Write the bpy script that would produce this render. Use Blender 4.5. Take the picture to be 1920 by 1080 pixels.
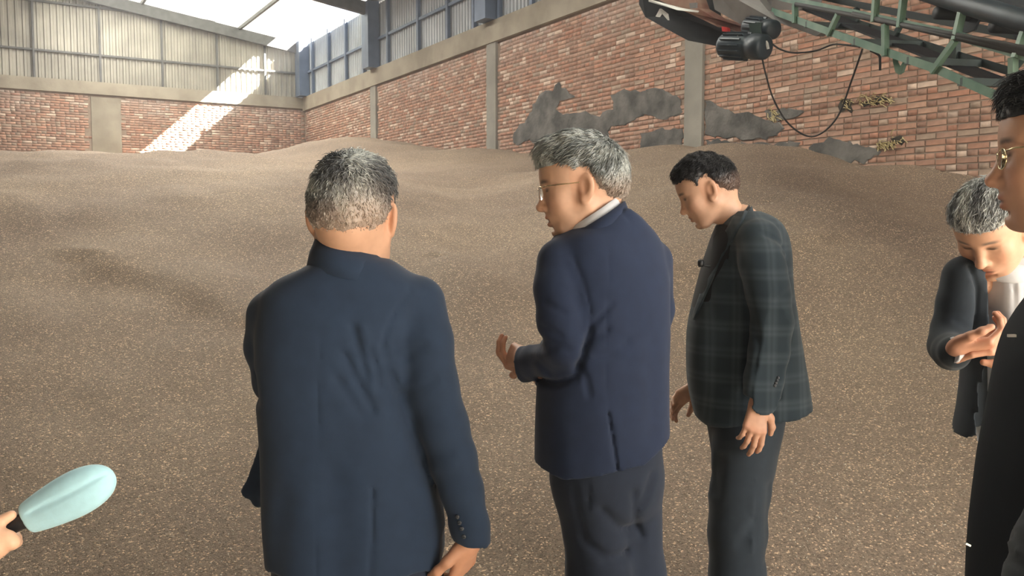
import bpy, bmesh, math, random
import numpy as np
from mathutils import Vector, Matrix
from mathutils.bvhtree import BVHTree

for _o in list(bpy.data.objects):
    bpy.data.objects.remove(_o, do_unlink=True)
SC = bpy.context.scene
COL = SC.collection
rng = np.random.default_rng(7)
random.seed(7)

# ------------------------------------------------------------------ camera
F = 1640.0                                   # focal length in pixels of the 1920 wide frame
CAM = np.array([0.0, 0.0, 1.5])
PITCH = math.atan(114.0 / F)                 # looking slightly down
cam_d = bpy.data.cameras.new('camera'); cam = bpy.data.objects.new('camera', cam_d); COL.objects.link(cam)
cam.location = CAM; cam.rotation_euler = (math.pi / 2 - PITCH, 0, 0)
cam_d.sensor_width = 36.0; cam_d.lens = F / 1920 * 36.0; cam_d.clip_start = 0.05; cam_d.clip_end = 200
SC.camera = cam

# frame of the hall: U runs along the right wall towards the far corner, V points outwards through the right wall
ANG = math.radians(31.0)
U = np.array([-math.sin(ANG), math.cos(ANG), 0.0]); V = np.array([math.cos(ANG), math.sin(ANG), 0.0])
W0 = np.array([5.0, 10.4, 0.0]); TC = 23.7
CORNER = W0 + U * TC
def hall(t, s, z):                           # t along the right wall, s metres in from it, z up
    return W0 + U * t - V * s + np.array([0, 0, z])

# ------------------------------------------------------------------ world, sun, daylight
SUN_DIR = (U * 0.80 - V * 1.0 + np.array([0, 0, -0.93])); SUN_DIR /= np.linalg.norm(SUN_DIR)
world = bpy.data.worlds.new('sky'); SC.world = world; world.use_nodes = True
wn = world.node_tree.nodes; wl = world.node_tree.links
bg = wn['Background']; bg.inputs['Strength'].default_value = 2.2
tc = wn.new('ShaderNodeTexCoord'); sp = wn.new('ShaderNodeSeparateXYZ'); rp = wn.new('ShaderNodeValToRGB')
rp.color_ramp.elements[0].color = (0.80, 0.82, 0.84, 1); rp.color_ramp.elements[1].color = (0.42, 0.60, 0.92, 1)
wl.new(tc.outputs['Generated'], sp.inputs[0]); wl.new(sp.outputs['Z'], rp.inputs[0]); wl.new(rp.outputs[0], bg.inputs['Color'])

sun_d = bpy.data.lights.new('sun', 'SUN'); sun = bpy.data.objects.new('sun', sun_d); COL.objects.link(sun)
sun_d.energy = 130.0; sun_d.angle = math.radians(0.6); sun_d.color = (1.0, 0.93, 0.80)
sun.rotation_euler = Vector(SUN_DIR).to_track_quat('-Z', 'Y').to_euler(); sun.location = (8, 0, 14)

def area(name, loc, target, sx, sy, power, color):
    d = bpy.data.lights.new(name, 'AREA'); d.shape = 'RECTANGLE'; d.size = sx; d.size_y = sy; d.energy = power; d.color = color
    o = bpy.data.objects.new(name, d); COL.objects.link(o); o.location = loc
    o.rotation_euler = (Vector(target) - Vector(loc)).to_track_quat('-Z', 'Y').to_euler()
    return o
# daylight entering through the open gate behind the camera and through the roof-light strip
T_BACK = -10.8; S_FAR = 26.0; EAVE = 7.8; RIDGE_S = 13.0; SLOPE = 0.14
GATE_S0, GATE_S1, GATE_Z = 1.6, 8.0, 5.0
_gs = (GATE_S0 + GATE_S1) / 2
area('daylight_gate', hall(T_BACK + 0.1, _gs, 2.55), hall(T_BACK + 5, _gs, 2.55), 6.2, 4.8, 700, (1.0, 0.93, 0.83))
SKY0, SKY1 = 5.2, 7.6                        # roof-light strip, metres in from the right wall
_sz = EAVE + SLOPE * (SKY0 + SKY1) / 2 - 0.25
_a = area('daylight_roof', hall(12.0, (SKY0 + SKY1) / 2, _sz), hall(12.0, (SKY0 + SKY1) / 2, 0), 2.3, 20.0, 1850, (1.0, 0.95, 0.87))
_a.rotation_euler = (0, 0, ANG)

SC.view_settings.view_transform = 'Standard'; SC.view_settings.look = 'None'
SC.view_settings.exposure = 0.0; SC.view_settings.gamma = 1.0; SC.view_settings.use_curve_mapping = False

# ------------------------------------------------------------------ helpers
_sp, _cp = math.sin(PITCH), math.cos(PITCH)
def P(px, py, Y):                            # the point at forward distance Y seen at a pixel of the photograph
    a = (px - 960.0) / F; b = -(py - 540.0) / F
    d = np.array([a, _cp + b * _sp, -_sp + b * _cp])
    return CAM + d * (Y / d[1])
def proj(p):
    p = np.asarray(p, float) - CAM
    fw = p[..., 1] * _cp - p[..., 2] * _sp; up = p[..., 1] * _sp + p[..., 2] * _cp
    return 960 + F * p[..., 0] / fw, 540 - F * up / fw
def PX(Y): return Y / F                      # metres per pixel at distance Y

def link(name, me, mat=None, parent=None, smooth=False):
    o = bpy.data.objects.new(name, me); COL.objects.link(o)
    if mat is not None and len(me.materials) == 0: me.materials.append(mat)
    if parent is not None: o.parent = parent
    if smooth: me.polygons.foreach_set('use_smooth', [True] * len(me.polygons))
    return o
def mesh(name, verts, faces, mat=None, parent=None, smooth=False, col=None):
    me = bpy.data.meshes.new(name)
    v = np.asarray(verts, dtype=np.float32).reshape(-1, 3)
    if isinstance(faces, np.ndarray):
        n, k = faces.shape
        me.vertices.add(len(v)); me.vertices.foreach_set('co', v.ravel())
        me.loops.add(n * k); me.loops.foreach_set('vertex_index', faces.astype(np.int32).ravel())
        me.polygons.add(n); me.polygons.foreach_set('loop_start', np.arange(0, n * k, k, dtype=np.int32))
        me.update(calc_edges=True); me.validate()
    else:
        me.from_pydata(v.tolist(), [], faces); me.update()
    if col is not None:
        ca = me.color_attributes.new('Col', 'FLOAT_COLOR', 'POINT')
        c = np.ones((len(v), 4), np.float32); c[:, :3] = col; ca.data.foreach_set('color', c.ravel())
    return link(name, me, mat, parent, smooth)
def tag(o, label=None, cat=None, group=None, kind=None):
    if label: o['label'] = label
    if cat: o['category'] = cat
    if group: o['group'] = group
    if kind: o['kind'] = kind
    return o
def empty(name, loc=(0, 0, 0)):
    o = bpy.data.objects.new(name, None); COL.objects.link(o); o.location = loc; o.empty_display_size = 0.2
    return o
def adopt(child, parent):                    # parent while the mesh stays in world coordinates
    child.parent = parent; child.matrix_parent_inverse = Matrix.Translation(parent.location).inverted()
    return child

class MB:                                     # collects boxes, bars and tubes into one mesh
    def __init__(s): s.v = []; s.f = []
    def add(s, v, f):
        b = len(s.v); s.v += [tuple(map(float, q)) for q in v]; s.f += [tuple(b + i for i in q) for q in f]; return s
    def hexa(s, c):                           # eight corners: bottom four then top four
        return s.add(c, [(0, 3, 2, 1), (4, 5, 6, 7), (0, 1, 5, 4), (1, 2, 6, 5), (2, 3, 7, 6), (3, 0, 4, 7)])
    def bar(s, p0, p1, w, h, up=(0, 0, 1)):
        p0 = np.asarray(p0, float); p1 = np.asarray(p1, float); d = p1 - p0; d /= np.linalg.norm(d)
        x = np.cross(d, up); x /= np.linalg.norm(x); y = np.cross(x, d)
        q = [(-1, -1), (1, -1), (1, 1), (-1, 1)]
        return s.hexa([p0 + x * w / 2 * a + y * h / 2 * b for a, b in q] + [p1 + x * w / 2 * a + y * h / 2 * b for a, b in q])
    def angle(s, p0, p1, w, t, up=(0, 0, 1), flip=1):   # an L-section bar
        p0 = np.asarray(p0, float); p1 = np.asarray(p1, float); d = p1 - p0; d /= np.linalg.norm(d)
        x = np.cross(d, up); x /= np.linalg.norm(x); x *= flip; y = np.cross(x, d) * flip
        pr = [(0, 0), (w, 0), (w, t), (t, t), (t, w), (0, w)]
        n = len(pr); vs = [p0 + x * a + y * b for a, b in pr] + [p1 + x * a + y * b for a, b in pr]
        fs = [tuple(range(n))[::-1], tuple(range(n, 2 * n))] + [(i, (i + 1) % n, n + (i + 1) % n, n + i) for i in range(n)]
        return s.add(vs, fs)
    def tube(s, pts, r, n=8, cap=True):
        pts = [np.asarray(p, float) for p in pts]; rs = r if hasattr(r, '__len__') else [r] * len(pts)
        vs = []; ref = None
        for i, p in enumerate(pts):
            d = pts[min(i + 1, len(pts) - 1)] - pts[max(i - 1, 0)]; d /= np.linalg.norm(d) + 1e-9
            if ref is None:
                ref = np.cross(d, (0, 0, 1)) if abs(d[2]) < 0.9 else np.cross(d, (1, 0, 0))
            ref = ref - d * np.dot(ref, d); ref /= np.linalg.norm(ref); b = np.cross(d, ref)
            vs += [p + rs[i] * (math.cos(2 * math.pi * k / n) * ref + math.sin(2 * math.pi * k / n) * b) for k in range(n)]
        fs = []
        for i in range(len(pts) - 1):
            for k in range(n):
                fs.append((i * n + k, i * n + (k + 1) % n, (i + 1) * n + (k + 1) % n, (i + 1) * n + k))
        if cap: fs += [tuple(range(n))[::-1], tuple(range((len(pts) - 1) * n, len(pts) * n))]
        return s.add(vs, fs)
    def prism(s, outline, off):               # planar outline extruded by a vector
        off = np.asarray(off, float); n = len(outline); o = [np.asarray(p, float) for p in outline]
        fs = [tuple(range(n))[::-1], tuple(range(n, 2 * n))] + [(i, (i + 1) % n, n + (i + 1) % n, n + i) for i in range(n)]
        return s.add(o + [p + off for p in o], fs)
    def build(s, name, mat, parent=None, smooth=False):
        o = mesh(name, s.v, s.f, mat, None, smooth)
        bm = bmesh.new(); bm.from_mesh(o.data); bmesh.ops.recalc_face_normals(bm, faces=bm.faces); bm.to_mesh(o.data); bm.free()
        if parent is not None: adopt(o, parent)
        return o

# ------------------------------------------------------------------ materials
def mat(name, color=(0.5, 0.5, 0.5), rough=0.7, metal=0.0, spec=0.5, var=0.0, scale=8.0, bump=0.0, bscale=60.0, attr=False,
        sheen=0.0, color2=None, rand=None, detail=4.0, dist=0.004):
    m = bpy.data.materials.new(name); m.use_nodes = True; nt = m.node_tree; N = nt.nodes; L = nt.links
    b = N['Principled BSDF']; b.inputs['Roughness'].default_value = rough; b.inputs['Metallic'].default_value = metal
    b.inputs['Specular IOR Level'].default_value = spec
    if sheen: b.inputs['Sheen Weight'].default_value = sheen; b.inputs['Sheen Roughness'].default_value = 0.5
    tcn = N.new('ShaderNodeTexCoord')
    src = None
    if attr:
        a = N.new('ShaderNodeAttribute'); a.attribute_name = 'Col'; src = a.outputs['Color']
    elif rand:
        oi = N.new('ShaderNodeObjectInfo'); r = N.new('ShaderNodeValToRGB'); r.color_ramp.interpolation = 'CONSTANT'
        while len(r.color_ramp.elements) < len(rand): r.color_ramp.elements.new(0.5)
        for i, c in enumerate(rand):
            r.color_ramp.elements[i].position = i / len(rand); r.color_ramp.elements[i].color = (*c, 1)
        L.new(oi.outputs['Random'], r.inputs[0]); src = r.outputs[0]
    if var > 0 or color2 is not None:
        n = N.new('ShaderNodeTexNoise'); n.inputs['Scale'].default_value = scale; n.inputs['Detail'].default_value = detail
        L.new(tcn.outputs['Object'], n.inputs['Vector'])
        mx = N.new('ShaderNodeMix'); mx.data_type = 'RGBA'
        if color2 is not None and src is None:
            r = N.new('ShaderNodeValToRGB'); r.color_ramp.elements[0].position = 0.35; r.color_ramp.elements[1].position = 0.65
            L.new(n.outputs['Fac'], r.inputs[0]); L.new(r.outputs[0], mx.inputs['Factor'])
            mx.inputs['A'].default_value = (*color, 1); mx.inputs['B'].default_value = (*color2, 1); out = mx.outputs['Result']
        else:
            mx.blend_type = 'MULTIPLY'; mx.inputs['Factor'].default_value = 1.0
            r = N.new('ShaderNodeMapRange'); r.inputs['From Min'].default_value = 0.25; r.inputs['From Max'].default_value = 0.75
            r.inputs['To Min'].default_value = 1 - var; r.inputs['To Max'].default_value = 1 + var
            L.new(n.outputs['Fac'], r.inputs['Value'])
            if src is not None: L.new(src, mx.inputs['A'])
            else: mx.inputs['A'].default_value = (*color, 1)
            L.new(r.outputs[0], mx.inputs['B']); out = mx.outputs['Result']
        L.new(out, b.inputs['Base Color'])
    elif src is not None: L.new(src, b.inputs['Base Color'])
    else: b.inputs['Base Color'].default_value = (*color, 1)
    if bump:
        n2 = N.new('ShaderNodeTexNoise'); n2.inputs['Scale'].default_value = bscale; n2.inputs['Detail'].default_value = 3
        L.new(tcn.outputs['Object'], n2.inputs['Vector'])
        bp = N.new('ShaderNodeBump'); bp.inputs['Strength'].default_value = bump; bp.inputs['Distance'].default_value = dist
        L.new(n2.outputs['Fac'], bp.inputs['Height']); L.new(bp.outputs[0], b.inputs['Normal'])
    return m

BRICKS = [(0.39, 0.215, 0.15), (0.42, 0.235, 0.165), (0.37, 0.215, 0.155), (0.44, 0.255, 0.18), (0.34, 0.20, 0.145), (0.405, 0.245, 0.18),
          (0.38, 0.235, 0.175), (0.43, 0.22, 0.15), (0.47, 0.29, 0.21), (0.40, 0.255, 0.19), (0.60, 0.46, 0.37), (0.37, 0.275, 0.21)]
M = {}
M['brick'] = mat('brick_fired_clay', attr=True, rough=0.9, var=0.25, scale=9, bump=0.5, bscale=45)
M['brick1'] = mat('brick_fired_clay_single', rand=BRICKS, rough=0.9, var=0.25, scale=9, bump=0.5, bscale=45)
M['mortar'] = mat('mortar', (0.22, 0.16, 0.12), 0.95, color2=(0.33, 0.26, 0.205), scale=2.2, bump=0.6, bscale=30, dist=0.01)
M['concrete'] = mat('concrete', (0.23, 0.20, 0.155), 0.9, color2=(0.33, 0.295, 0.235), scale=1.6, bump=0.5, bscale=14, dist=0.01)
M['concrete2'] = mat('concrete_column', (0.22, 0.21, 0.185), 0.9, color2=(0.30, 0.285, 0.25), scale=1.8, bump=0.5, bscale=14, dist=0.01)
M['plaster'] = mat('cement_plaster', (0.065, 0.064, 0.060), 0.95, color2=(0.17, 0.163, 0.15), scale=3.0, bump=0.8, bscale=12, dist=0.02)
M['sheet'] = mat('weathered_steel_sheet', (0.25, 0.235, 0.20), 0.5, 0.25, color2=(0.38, 0.36, 0.31), scale=1.1)
M['sheet2'] = mat('pale_steel_sheet', (0.34, 0.36, 0.38), 0.45, 0.2, color2=(0.44, 0.47, 0.50), scale=1.1)
M['steel'] = mat('dark_painted_steel', (0.10, 0.10, 0.10), 0.55, 0.2, var=0.3, scale=5)
M['steel_blue'] = mat('blue_grey_painted_steel', (0.11, 0.145, 0.21), 0.5, 0.2, var=0.25, scale=3)
M['roofing'] = mat('roof_sheet', (0.30, 0.29, 0.27), 0.6, 0.2, var=0.25, scale=1.5)
M['floor'] = mat('dusty_concrete_floor', (0.24, 0.21, 0.17), 0.95, color2=(0.32, 0.28, 0.23), scale=0.8, bump=0.3, bscale=30)
def translucent(name, col):
    m = bpy.data.materials.new(name); m.use_nodes = True; N = m.node_tree.nodes; L = m.node_tree.links
    N.remove(N['Principled BSDF']); t = N.new('ShaderNodeBsdfTranslucent'); t.inputs['Color'].default_value = (*col, 1)
    d = N.new('ShaderNodeBsdfDiffuse'); d.inputs['Color'].default_value = (0.7, 0.72, 0.72, 1)
    mx = N.new('ShaderNodeMixShader'); mx.inputs[0].default_value = 0.35
    L.new(t.outputs[0], mx.inputs[1]); L.new(d.outputs[0], mx.inputs[2]); L.new(mx.outputs[0], N['Material Output'].inputs['Surface'])
    return m
M['rooflight'] = translucent('translucent_roof_sheet', (0.55, 0.56, 0.54))
M['sheet_thin'] = translucent('translucent_wall_sheet', (0.22, 0.26, 0.29))

# ------------------------------------------------------------------ the hall
def quad_slab(name, a, b, c, d, mt, thick, parent=None):
    a, b, c, d = map(lambda q: np.asarray(q, float), (a, b, c, d))
    n = np.cross(b - a, d - a); n = n / np.linalg.norm(n) * thick
    return MB().hexa([a, b, c, d, a + n, b + n, c + n, d + n]).build(name, mt, parent)

floor = quad_slab('floor', hall(T_BACK - 6, -0.4, 0), hall(T_BACK - 6, S_FAR + .4, 0), hall(TC + .4, S_FAR + .4, 0), hall(TC + .4, -0.4, 0), M['floor'], 0.2)
if floor.bound_box: tag(floor, kind='structure')
BAND0, BAND1 = 5.50, 5.96                     # the concrete ring beam on top of the brickwork

def roof_z(s): return EAVE + SLOPE * (s if s <= RIDGE_S else 2 * RIDGE_S - s)

# --- right wall (t axis) and far wall (s axis): mortar core, ring beam, columns, bricks, sheets, rails
wall_right = MB().hexa([hall(T_BACK, -.3, 0), hall(TC + .3, -.3, 0), hall(TC + .3, 0, 0), hall(T_BACK, 0, 0),
                        hall(T_BACK, -.3, BAND1), hall(TC + .3, -.3, BAND1), hall(TC + .3, 0, BAND1), hall(T_BACK, 0, BAND1)]).build('wall_right', M['mortar'])
tag(wall_right, 'red brick wall with dark plaster patches behind the grain heap', kind='structure')
wall_far = MB().hexa([hall(TC, 0, 0), hall(TC, S_FAR, 0), hall(TC + .3, S_FAR, 0), hall(TC + .3, 0, 0),
                      hall(TC, 0, BAND1), hall(TC, S_FAR, BAND1), hall(TC + .3, S_FAR, BAND1), hall(TC + .3, 0, BAND1)]).build('wall_far', M['mortar'])
tag(wall_far, 'far brick wall crossed by the sunlit streak', kind='structure')

def wr(t, z, off): return hall(t, off, z)
def wf(s, z, off): return hall(TC - off, s, z)

def wall_box(fn, a0, a1, z0, z1, o0, o1): 
    return [fn(a0, z0, o0), fn(a1, z0, o0), fn(a1, z0, o1), fn(a0, z0, o1), fn(a0, z1, o0), fn(a1, z1, o0), fn(a1, z1, o1), fn(a0, z1, o1)]

COLS_R = [-2.35, 4.1, 10.5, 17.3]; COLS_F = [6.3, 13.0, 19.5]
for k, t in enumerate(COLS_R):
    w = 0.20 if t != 4.1 else 0.20
    MB().hexa(wall_box(wr, t - w, t + w, 0, BAND0, -.02, .06)).build('concrete_column', M['concrete2'], wall_right)
for s in COLS_F:
    MB().hexa(wall_box(wf, s - .42, s + .42, 0, BAND0, -.02, .06)).build('concrete_column', M['concrete'], wall_far)
MB().hexa(wall_box(wr, T_BACK, TC - .09, BAND0, BAND1, -.02, .09)).build('ring_beam', M['concrete'], wall_right)
MB().hexa(wall_box(wf, 0.0, S_FAR, BAND0 + .08, BAND1, -.02, .09)).build('ring_beam', M['concrete'], wall_far)

CH = 0.077                                   # height of one course
def brick_list(a0, a1, z0, z1, cols, half):
    out = []; r = 0; z = z0
    while z + 0.06 < z1:
        mode = r % 6
        a = a0 + (0.0 if r % 2 else 0.13) + random.uniform(-.01, .01)
        while a < a1:
            L_ = 0.12 if (mode == 5 or (mode == 3 and random.random() < .6) or random.random() < .34) else 0.25
            c = a + L_ / 2
            if not any(abs(c - q) < half + L_ / 2 - .04 for q in cols) and a + L_ < a1: out.append((a, z, L_))
            a += L_ + 0.011
        z += CH; r += 1
    return out
def brick_color(n):
    c = np.array(BRICKS)[rng.integers(0, len(BRICKS), n)]
    return c * rng.uniform(0.78, 1.06, (n, 1))
def lime(a, z, zt):                           # lime bloom below the ring beam, as it is on the bricks themselves
    return max(0.0, 1 - (zt - z) / 0.75) * (0.5 + 0.5 * math.sin(a * 2.3) * math.sin(a * 0.9 + 1.3))
def joined_bricks(fn, bl, parent, zt):
    v = []; f = []; c = []
    cols = brick_color(len(bl))
    for i, (a, z, L_) in enumerate(bl):
        o = random.uniform(.006, .014); j = random.uniform(-.004, .004)
        b = len(v)
        v += [fn(a, z + j, -.01), fn(a + L_, z + j, -.01), fn(a + L_, z + .066 + j, -.01), fn(a, z + .066 + j, -.01)]
        e = .004
        v += [fn(a + e, z + e + j, o), fn(a + L_ - e, z + e + j, o), fn(a + L_ - e, z + .066 - e + j, o), fn(a + e, z + .066 - e + j, o)]
        f += [(b + 4, b + 5, b + 6, b + 7), (b, b + 1, b + 5, b + 4), (b + 1, b + 2, b + 6, b + 5), (b + 2, b + 3, b + 7, b + 6), (b + 3, b, b + 4, b + 7)]
        w = lime(a, z, zt) * random.uniform(0.2, 1.0)
        c += [cols[i] * (1 - w) + np.array((0.52, 0.46, 0.42)) * w] * 8
    o = mesh('brickwork', np.array(v), np.array(f), M['brick'], None, False, np.array(c))
    adopt(o, parent); tag(o, kind='stuff'); return o

bl = brick_list(-3.0, TC, 1.0, BAND0, COLS_R, 0.20)
def brick_px(b):
    p0 = wr(b[0], b[1] + .03, 0); x, y = proj(p0); d = p0[1]
    ok = 1180 < x < 1905 and y > 55 and y < 372 and b[1] > 1.9 + (d - 9) * 0.16
    return (b[2] / d) if ok else 0
order = sorted(range(len(bl)), key=lambda i: -brick_px(bl[i]))
single = set(i for i in order[:300] if brick_px(bl[i]) > 0)
joined_bricks(wr, [b for i, b in enumerate(bl) if i not in single], wall_right, BAND0)
_bm = {}
for L_ in (0.12, 0.25):
    e = .005; h = L_ / 2; q = [(-h, -.033), (h, -.033), (h, .033), (-h, .033)]
    vs = [(x, .012, z) for x, z in q] + [(x * (1 - e / h), -.012, z * (1 - e / .033)) for x, z in q]
    me = bpy.data.meshes.new('brick'); me.from_pydata(vs, [], [(4, 5, 6, 7), (0, 1, 5, 4), (1, 2, 6, 5), (2, 3, 7, 6), (3, 0, 4, 7)]); me.update()
    me.materials.append(M['brick1']); _bm[L_] = me
_rot = math.atan2(U[1], U[0])
for i in sorted(single):
    a, z, L_ = bl[i]
    o = bpy.data.objects.new('brick', _bm[L_]); COL.objects.link(o); o.parent = wall_right
    o.location = wr(a + L_ / 2, z + .033 + random.uniform(-.003, .003), random.uniform(-.004, .003)); o.rotation_euler = (random.uniform(-.02, .02), random.uniform(-.01, .01), _rot + math.pi)
joined_bricks(wf, brick_list(0.0, 17.0, 2.0, BAND0 + .08, COLS_F, 0.42), wall_far, BAND0)

# plaster patches: thin uneven layers trowelled on the bricks (outlines in t, z on the wall)
def on_right(px, py):                          # the point of the right wall seen at a pixel, as (t, z)
    d = P(px, py, 1.0) - CAM; k = np.dot(W0 - CAM, V) / np.dot(d, V); q = CAM + d * k - W0
    return float(np.dot(q, U)), float(q[2])
def patch(outline, thick, mt, name):
    pts = []
    for i in range(len(outline)):              # roughen the outline
        p, q = np.array(outline[i], float), np.array(outline[(i + 1) % len(outline)], float)
        n = max(2, int(np.linalg.norm(q - p) / 7))
        for k in range(n): pts.append(p + (q - p) * k / n + rng.normal(0, 2.4, 2))
    out = [wr(*on_right(*p), .012) for p in pts]
    inn = [wr(*on_right(*(p + (np.mean(pts, axis=0) - p) * .04)), .012 + thick) for p in pts]
    n = len(out); fs = [(i, (i + 1) % n, n + (i + 1) % n, n + i) for i in range(n)] + [tuple(range(n, 2 * n))]
    return MB().add(out + inn, fs).build(name, mt, wall_right)
patch([(962, 266), (968, 238), (990, 224), (1000, 196), (1022, 172), (1038, 168), (1048, 152), (1060, 168), (1078, 178), (1050, 186), (1042, 205), (1062, 214),
       (1095, 210), (1120, 218), (1150, 205), (1150, 178), (1170, 168), (1200, 172), (1228, 164), (1262, 178), (1280, 186), (1281, 214), (1250, 222), (1214, 214),
       (1180, 230), (1140, 240), (1148, 276), (1100, 262), (1060, 268), (1010, 268)], .012, M['plaster'], 'plaster_patch')
patch([(1324, 190), (1350, 200), (1372, 206), (1400, 211), (1436, 222), (1470, 236), (1462, 252), (1420, 262), (1380, 258), (1340, 256), (1324, 250)], .012, M['plaster'], 'plaster_patch')
patch([(1205, 250), (1240, 240), (1280, 246), (1280, 276), (1200, 280)], .010, M['plaster'], 'plaster_patch')
patch([(1324, 262), (1380, 268), (1440, 268), (1500, 270), (1490, 288), (1400, 284), (1324, 280)], .010, M['plaster'], 'plaster_patch')
patch([(1556, 260), (1590, 266), (1640, 276), (1655, 288), (1620, 304), (1560, 302), (1500, 296), (1520, 276)], .010, M['plaster'], 'plaster_patch')
patch([(1436, 208), (1470, 204), (1505, 206), (1508, 212), (1490, 222), (1460, 226), (1440, 220)], .02, M['plaster'], 'plaster_patch')
M['straw'] = mat('dry_straw', (0.50, 0.42, 0.22), 0.8, var=0.3, scale=20)
M['dark_hole'] = mat('gap_shade', (0.05, 0.045, 0.035), 0.95, var=0.3, scale=12)  # near-black of the wall gaps: shade of a hole put into the colour
def straw_gap(outline, n, name='straw_tuft'):
    patch(outline, .006, M['dark_hole'], 'wall_gap')
    xs = [p[0] for p in outline]; ys = [p[1] for p in outline]; mb = MB()
    for k in range(n):
        x = random.uniform(min(xs), max(xs)); y = random.uniform(min(ys) - 3, max(ys)); a = random.gauss(.1, .5); l = random.uniform(5, 16)
        t0, z0 = on_right(x, y); t1, z1 = on_right(x + l * math.cos(a), y + l * math.sin(a))
        mb.tube([wr(t0, z0, .02), wr((t0 + t1) / 2, (z0 + z1) / 2 + .01, .05), wr(t1, z1, random.uniform(.03, .09))], .006, 3)
    o = mb.build(name, M['straw'], wall_right); tag(o, kind='stuff')
straw_gap([(1574, 192), (1590, 188), (1600, 200), (1596, 212), (1576, 208)], 14)
straw_gap([(1608, 188), (1632, 190), (1650, 184), (1668, 180), (1672, 186), (1650, 194), (1620, 198)], 55)
straw_gap([(1645, 268), (1666, 272), (1674, 278), (1656, 280)], 60)
straw_gap([(1672, 260), (1684, 253), (1696, 256), (1694, 268), (1678, 270)], 10)
straw_gap([(1440, 210), (1452, 208), (1456, 222), (1444, 224)], 25)

# --- corrugated cladding above the brickwork
def corrugated(name, fn, a0, a1, z0, ztop, mt, parent, off=.0, pitch=0.18, depth=.035):
    n = max(1, round((a1 - a0) / pitch)); p = (a1 - a0) / n
    xs = []
    for i in range(n):
        b = a0 + i * p; xs += [(b, 0), (b + p * .34, 0), (b + p * .46, 1), (b + p * .88, 1)]
    xs.append((a1, 0))
    v = []; m = len(xs)
    for x, d in xs: v.append(fn(x, z0, off - depth * d))
    for x, d in xs: v.append(fn(x, ztop(x), off - depth * d))
    o = mesh(name, v, [(i, i + 1, m + i + 1, m + i) for i in range(m - 1)], mt); adopt(o, parent); return o
CAP = 0.05
mull_f = [0.25, 1.35, 2.92, 4.62, 6.42, 8.22, 10.1, 12.0, 14.0, 16.0, 18.0, 20.0, 22.0, 24.0, S_FAR]
for i in range(len(mull_f) - 1):
    corrugated('metal_sheet', wf, mull_f[i], mull_f[i + 1], BAND1, lambda s: roof_z(s) - .05, M['sheet'], wall_far, off=-.02)
for s in mull_f[:-1]:
    MB().hexa(wall_box(wf, s - .03, s + .03, BAND1, roof_z(s) - .1, .0, .08)).build('mullion', M['steel'], wall_far)
for z in (6.78, 8.22):
    s0 = 0.2 if z < 7.9 else 2.95
    MB().hexa(wall_box(wf, s0, S_FAR, z - .028, z + .028, .0, .06)).build('sheeting_rail', M['steel'], wall_far)
mull_r = [-10.8, -8, -6, -4, -2, -.2, 1.6, 3.4, 5.2, 7.0, 8.85, 10.15, 11.3, 12.6, 14.25, 16.2, 17.0, 18.0, 19.45, 21.0, 22.6, TC]
for i in range(len(mull_r) - 1):
    far = mull_r[i] > 17.5
    corrugated('metal_sheet', wr, mull_r[i], mull_r[i + 1], BAND1, lambda t: EAVE - .05, M['sheet2'], wall_right, off=-.02, pitch=.15)
for t in mull_r[1:-1]:
    MB().hexa(wall_box(wr, t - .05, t + .05, BAND1, EAVE, .0, .08)).build('mullion', M['steel_blue'], wall_right)
MB().hexa(wall_box(wr, T_BACK, TC, 6.72, 6.79, .0, .06)).build('sheeting_rail', M['steel_blue'], wall_right)
for t in (-2.35, 4.1, 10.5, 17.15, TC - .35):
    w = .24
    o = MB().hexa(wall_box(wr, t - w, t + w, BAND1, EAVE - .02, .0, .34)).build('steel_column', M['steel_blue'], wall_right)

# --- back wall with the open gate, left outer wall
wb = lambda s, z, off: hall(T_BACK - off, s, z)
wall_back = MB().hexa(wall_box(wb, 0, GATE_S0, 0, EAVE, 0, .3)).hexa(wall_box(wb, GATE_S1, S_FAR, 0, EAVE, 0, .3)).hexa(
    wall_box(wb, GATE_S0, GATE_S1, GATE_Z, EAVE, 0, .3)).build('wall_back', M['mortar'])
tag(wall_back, kind='structure')
wall_left = MB().hexa([hall(T_BACK, S_FAR, 0), hall(TC, S_FAR, 0), hall(TC, S_FAR + .3, 0), hall(T_BACK, S_FAR + .3, 0),
                       hall(T_BACK, S_FAR, EAVE), hall(TC, S_FAR, EAVE), hall(TC, S_FAR + .3, EAVE), hall(T_BACK, S_FAR + .3, EAVE)]).build('wall_left', M['mortar'])
tag(wall_left, kind='structure')
gb = [wb(0, EAVE, 0), wb(S_FAR, EAVE, 0), wb(RIDGE_S, EAVE + SLOPE * RIDGE_S, 0)]
MB().prism(gb, U * -.3).build('gable', M['sheet'], wall_back)

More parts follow.
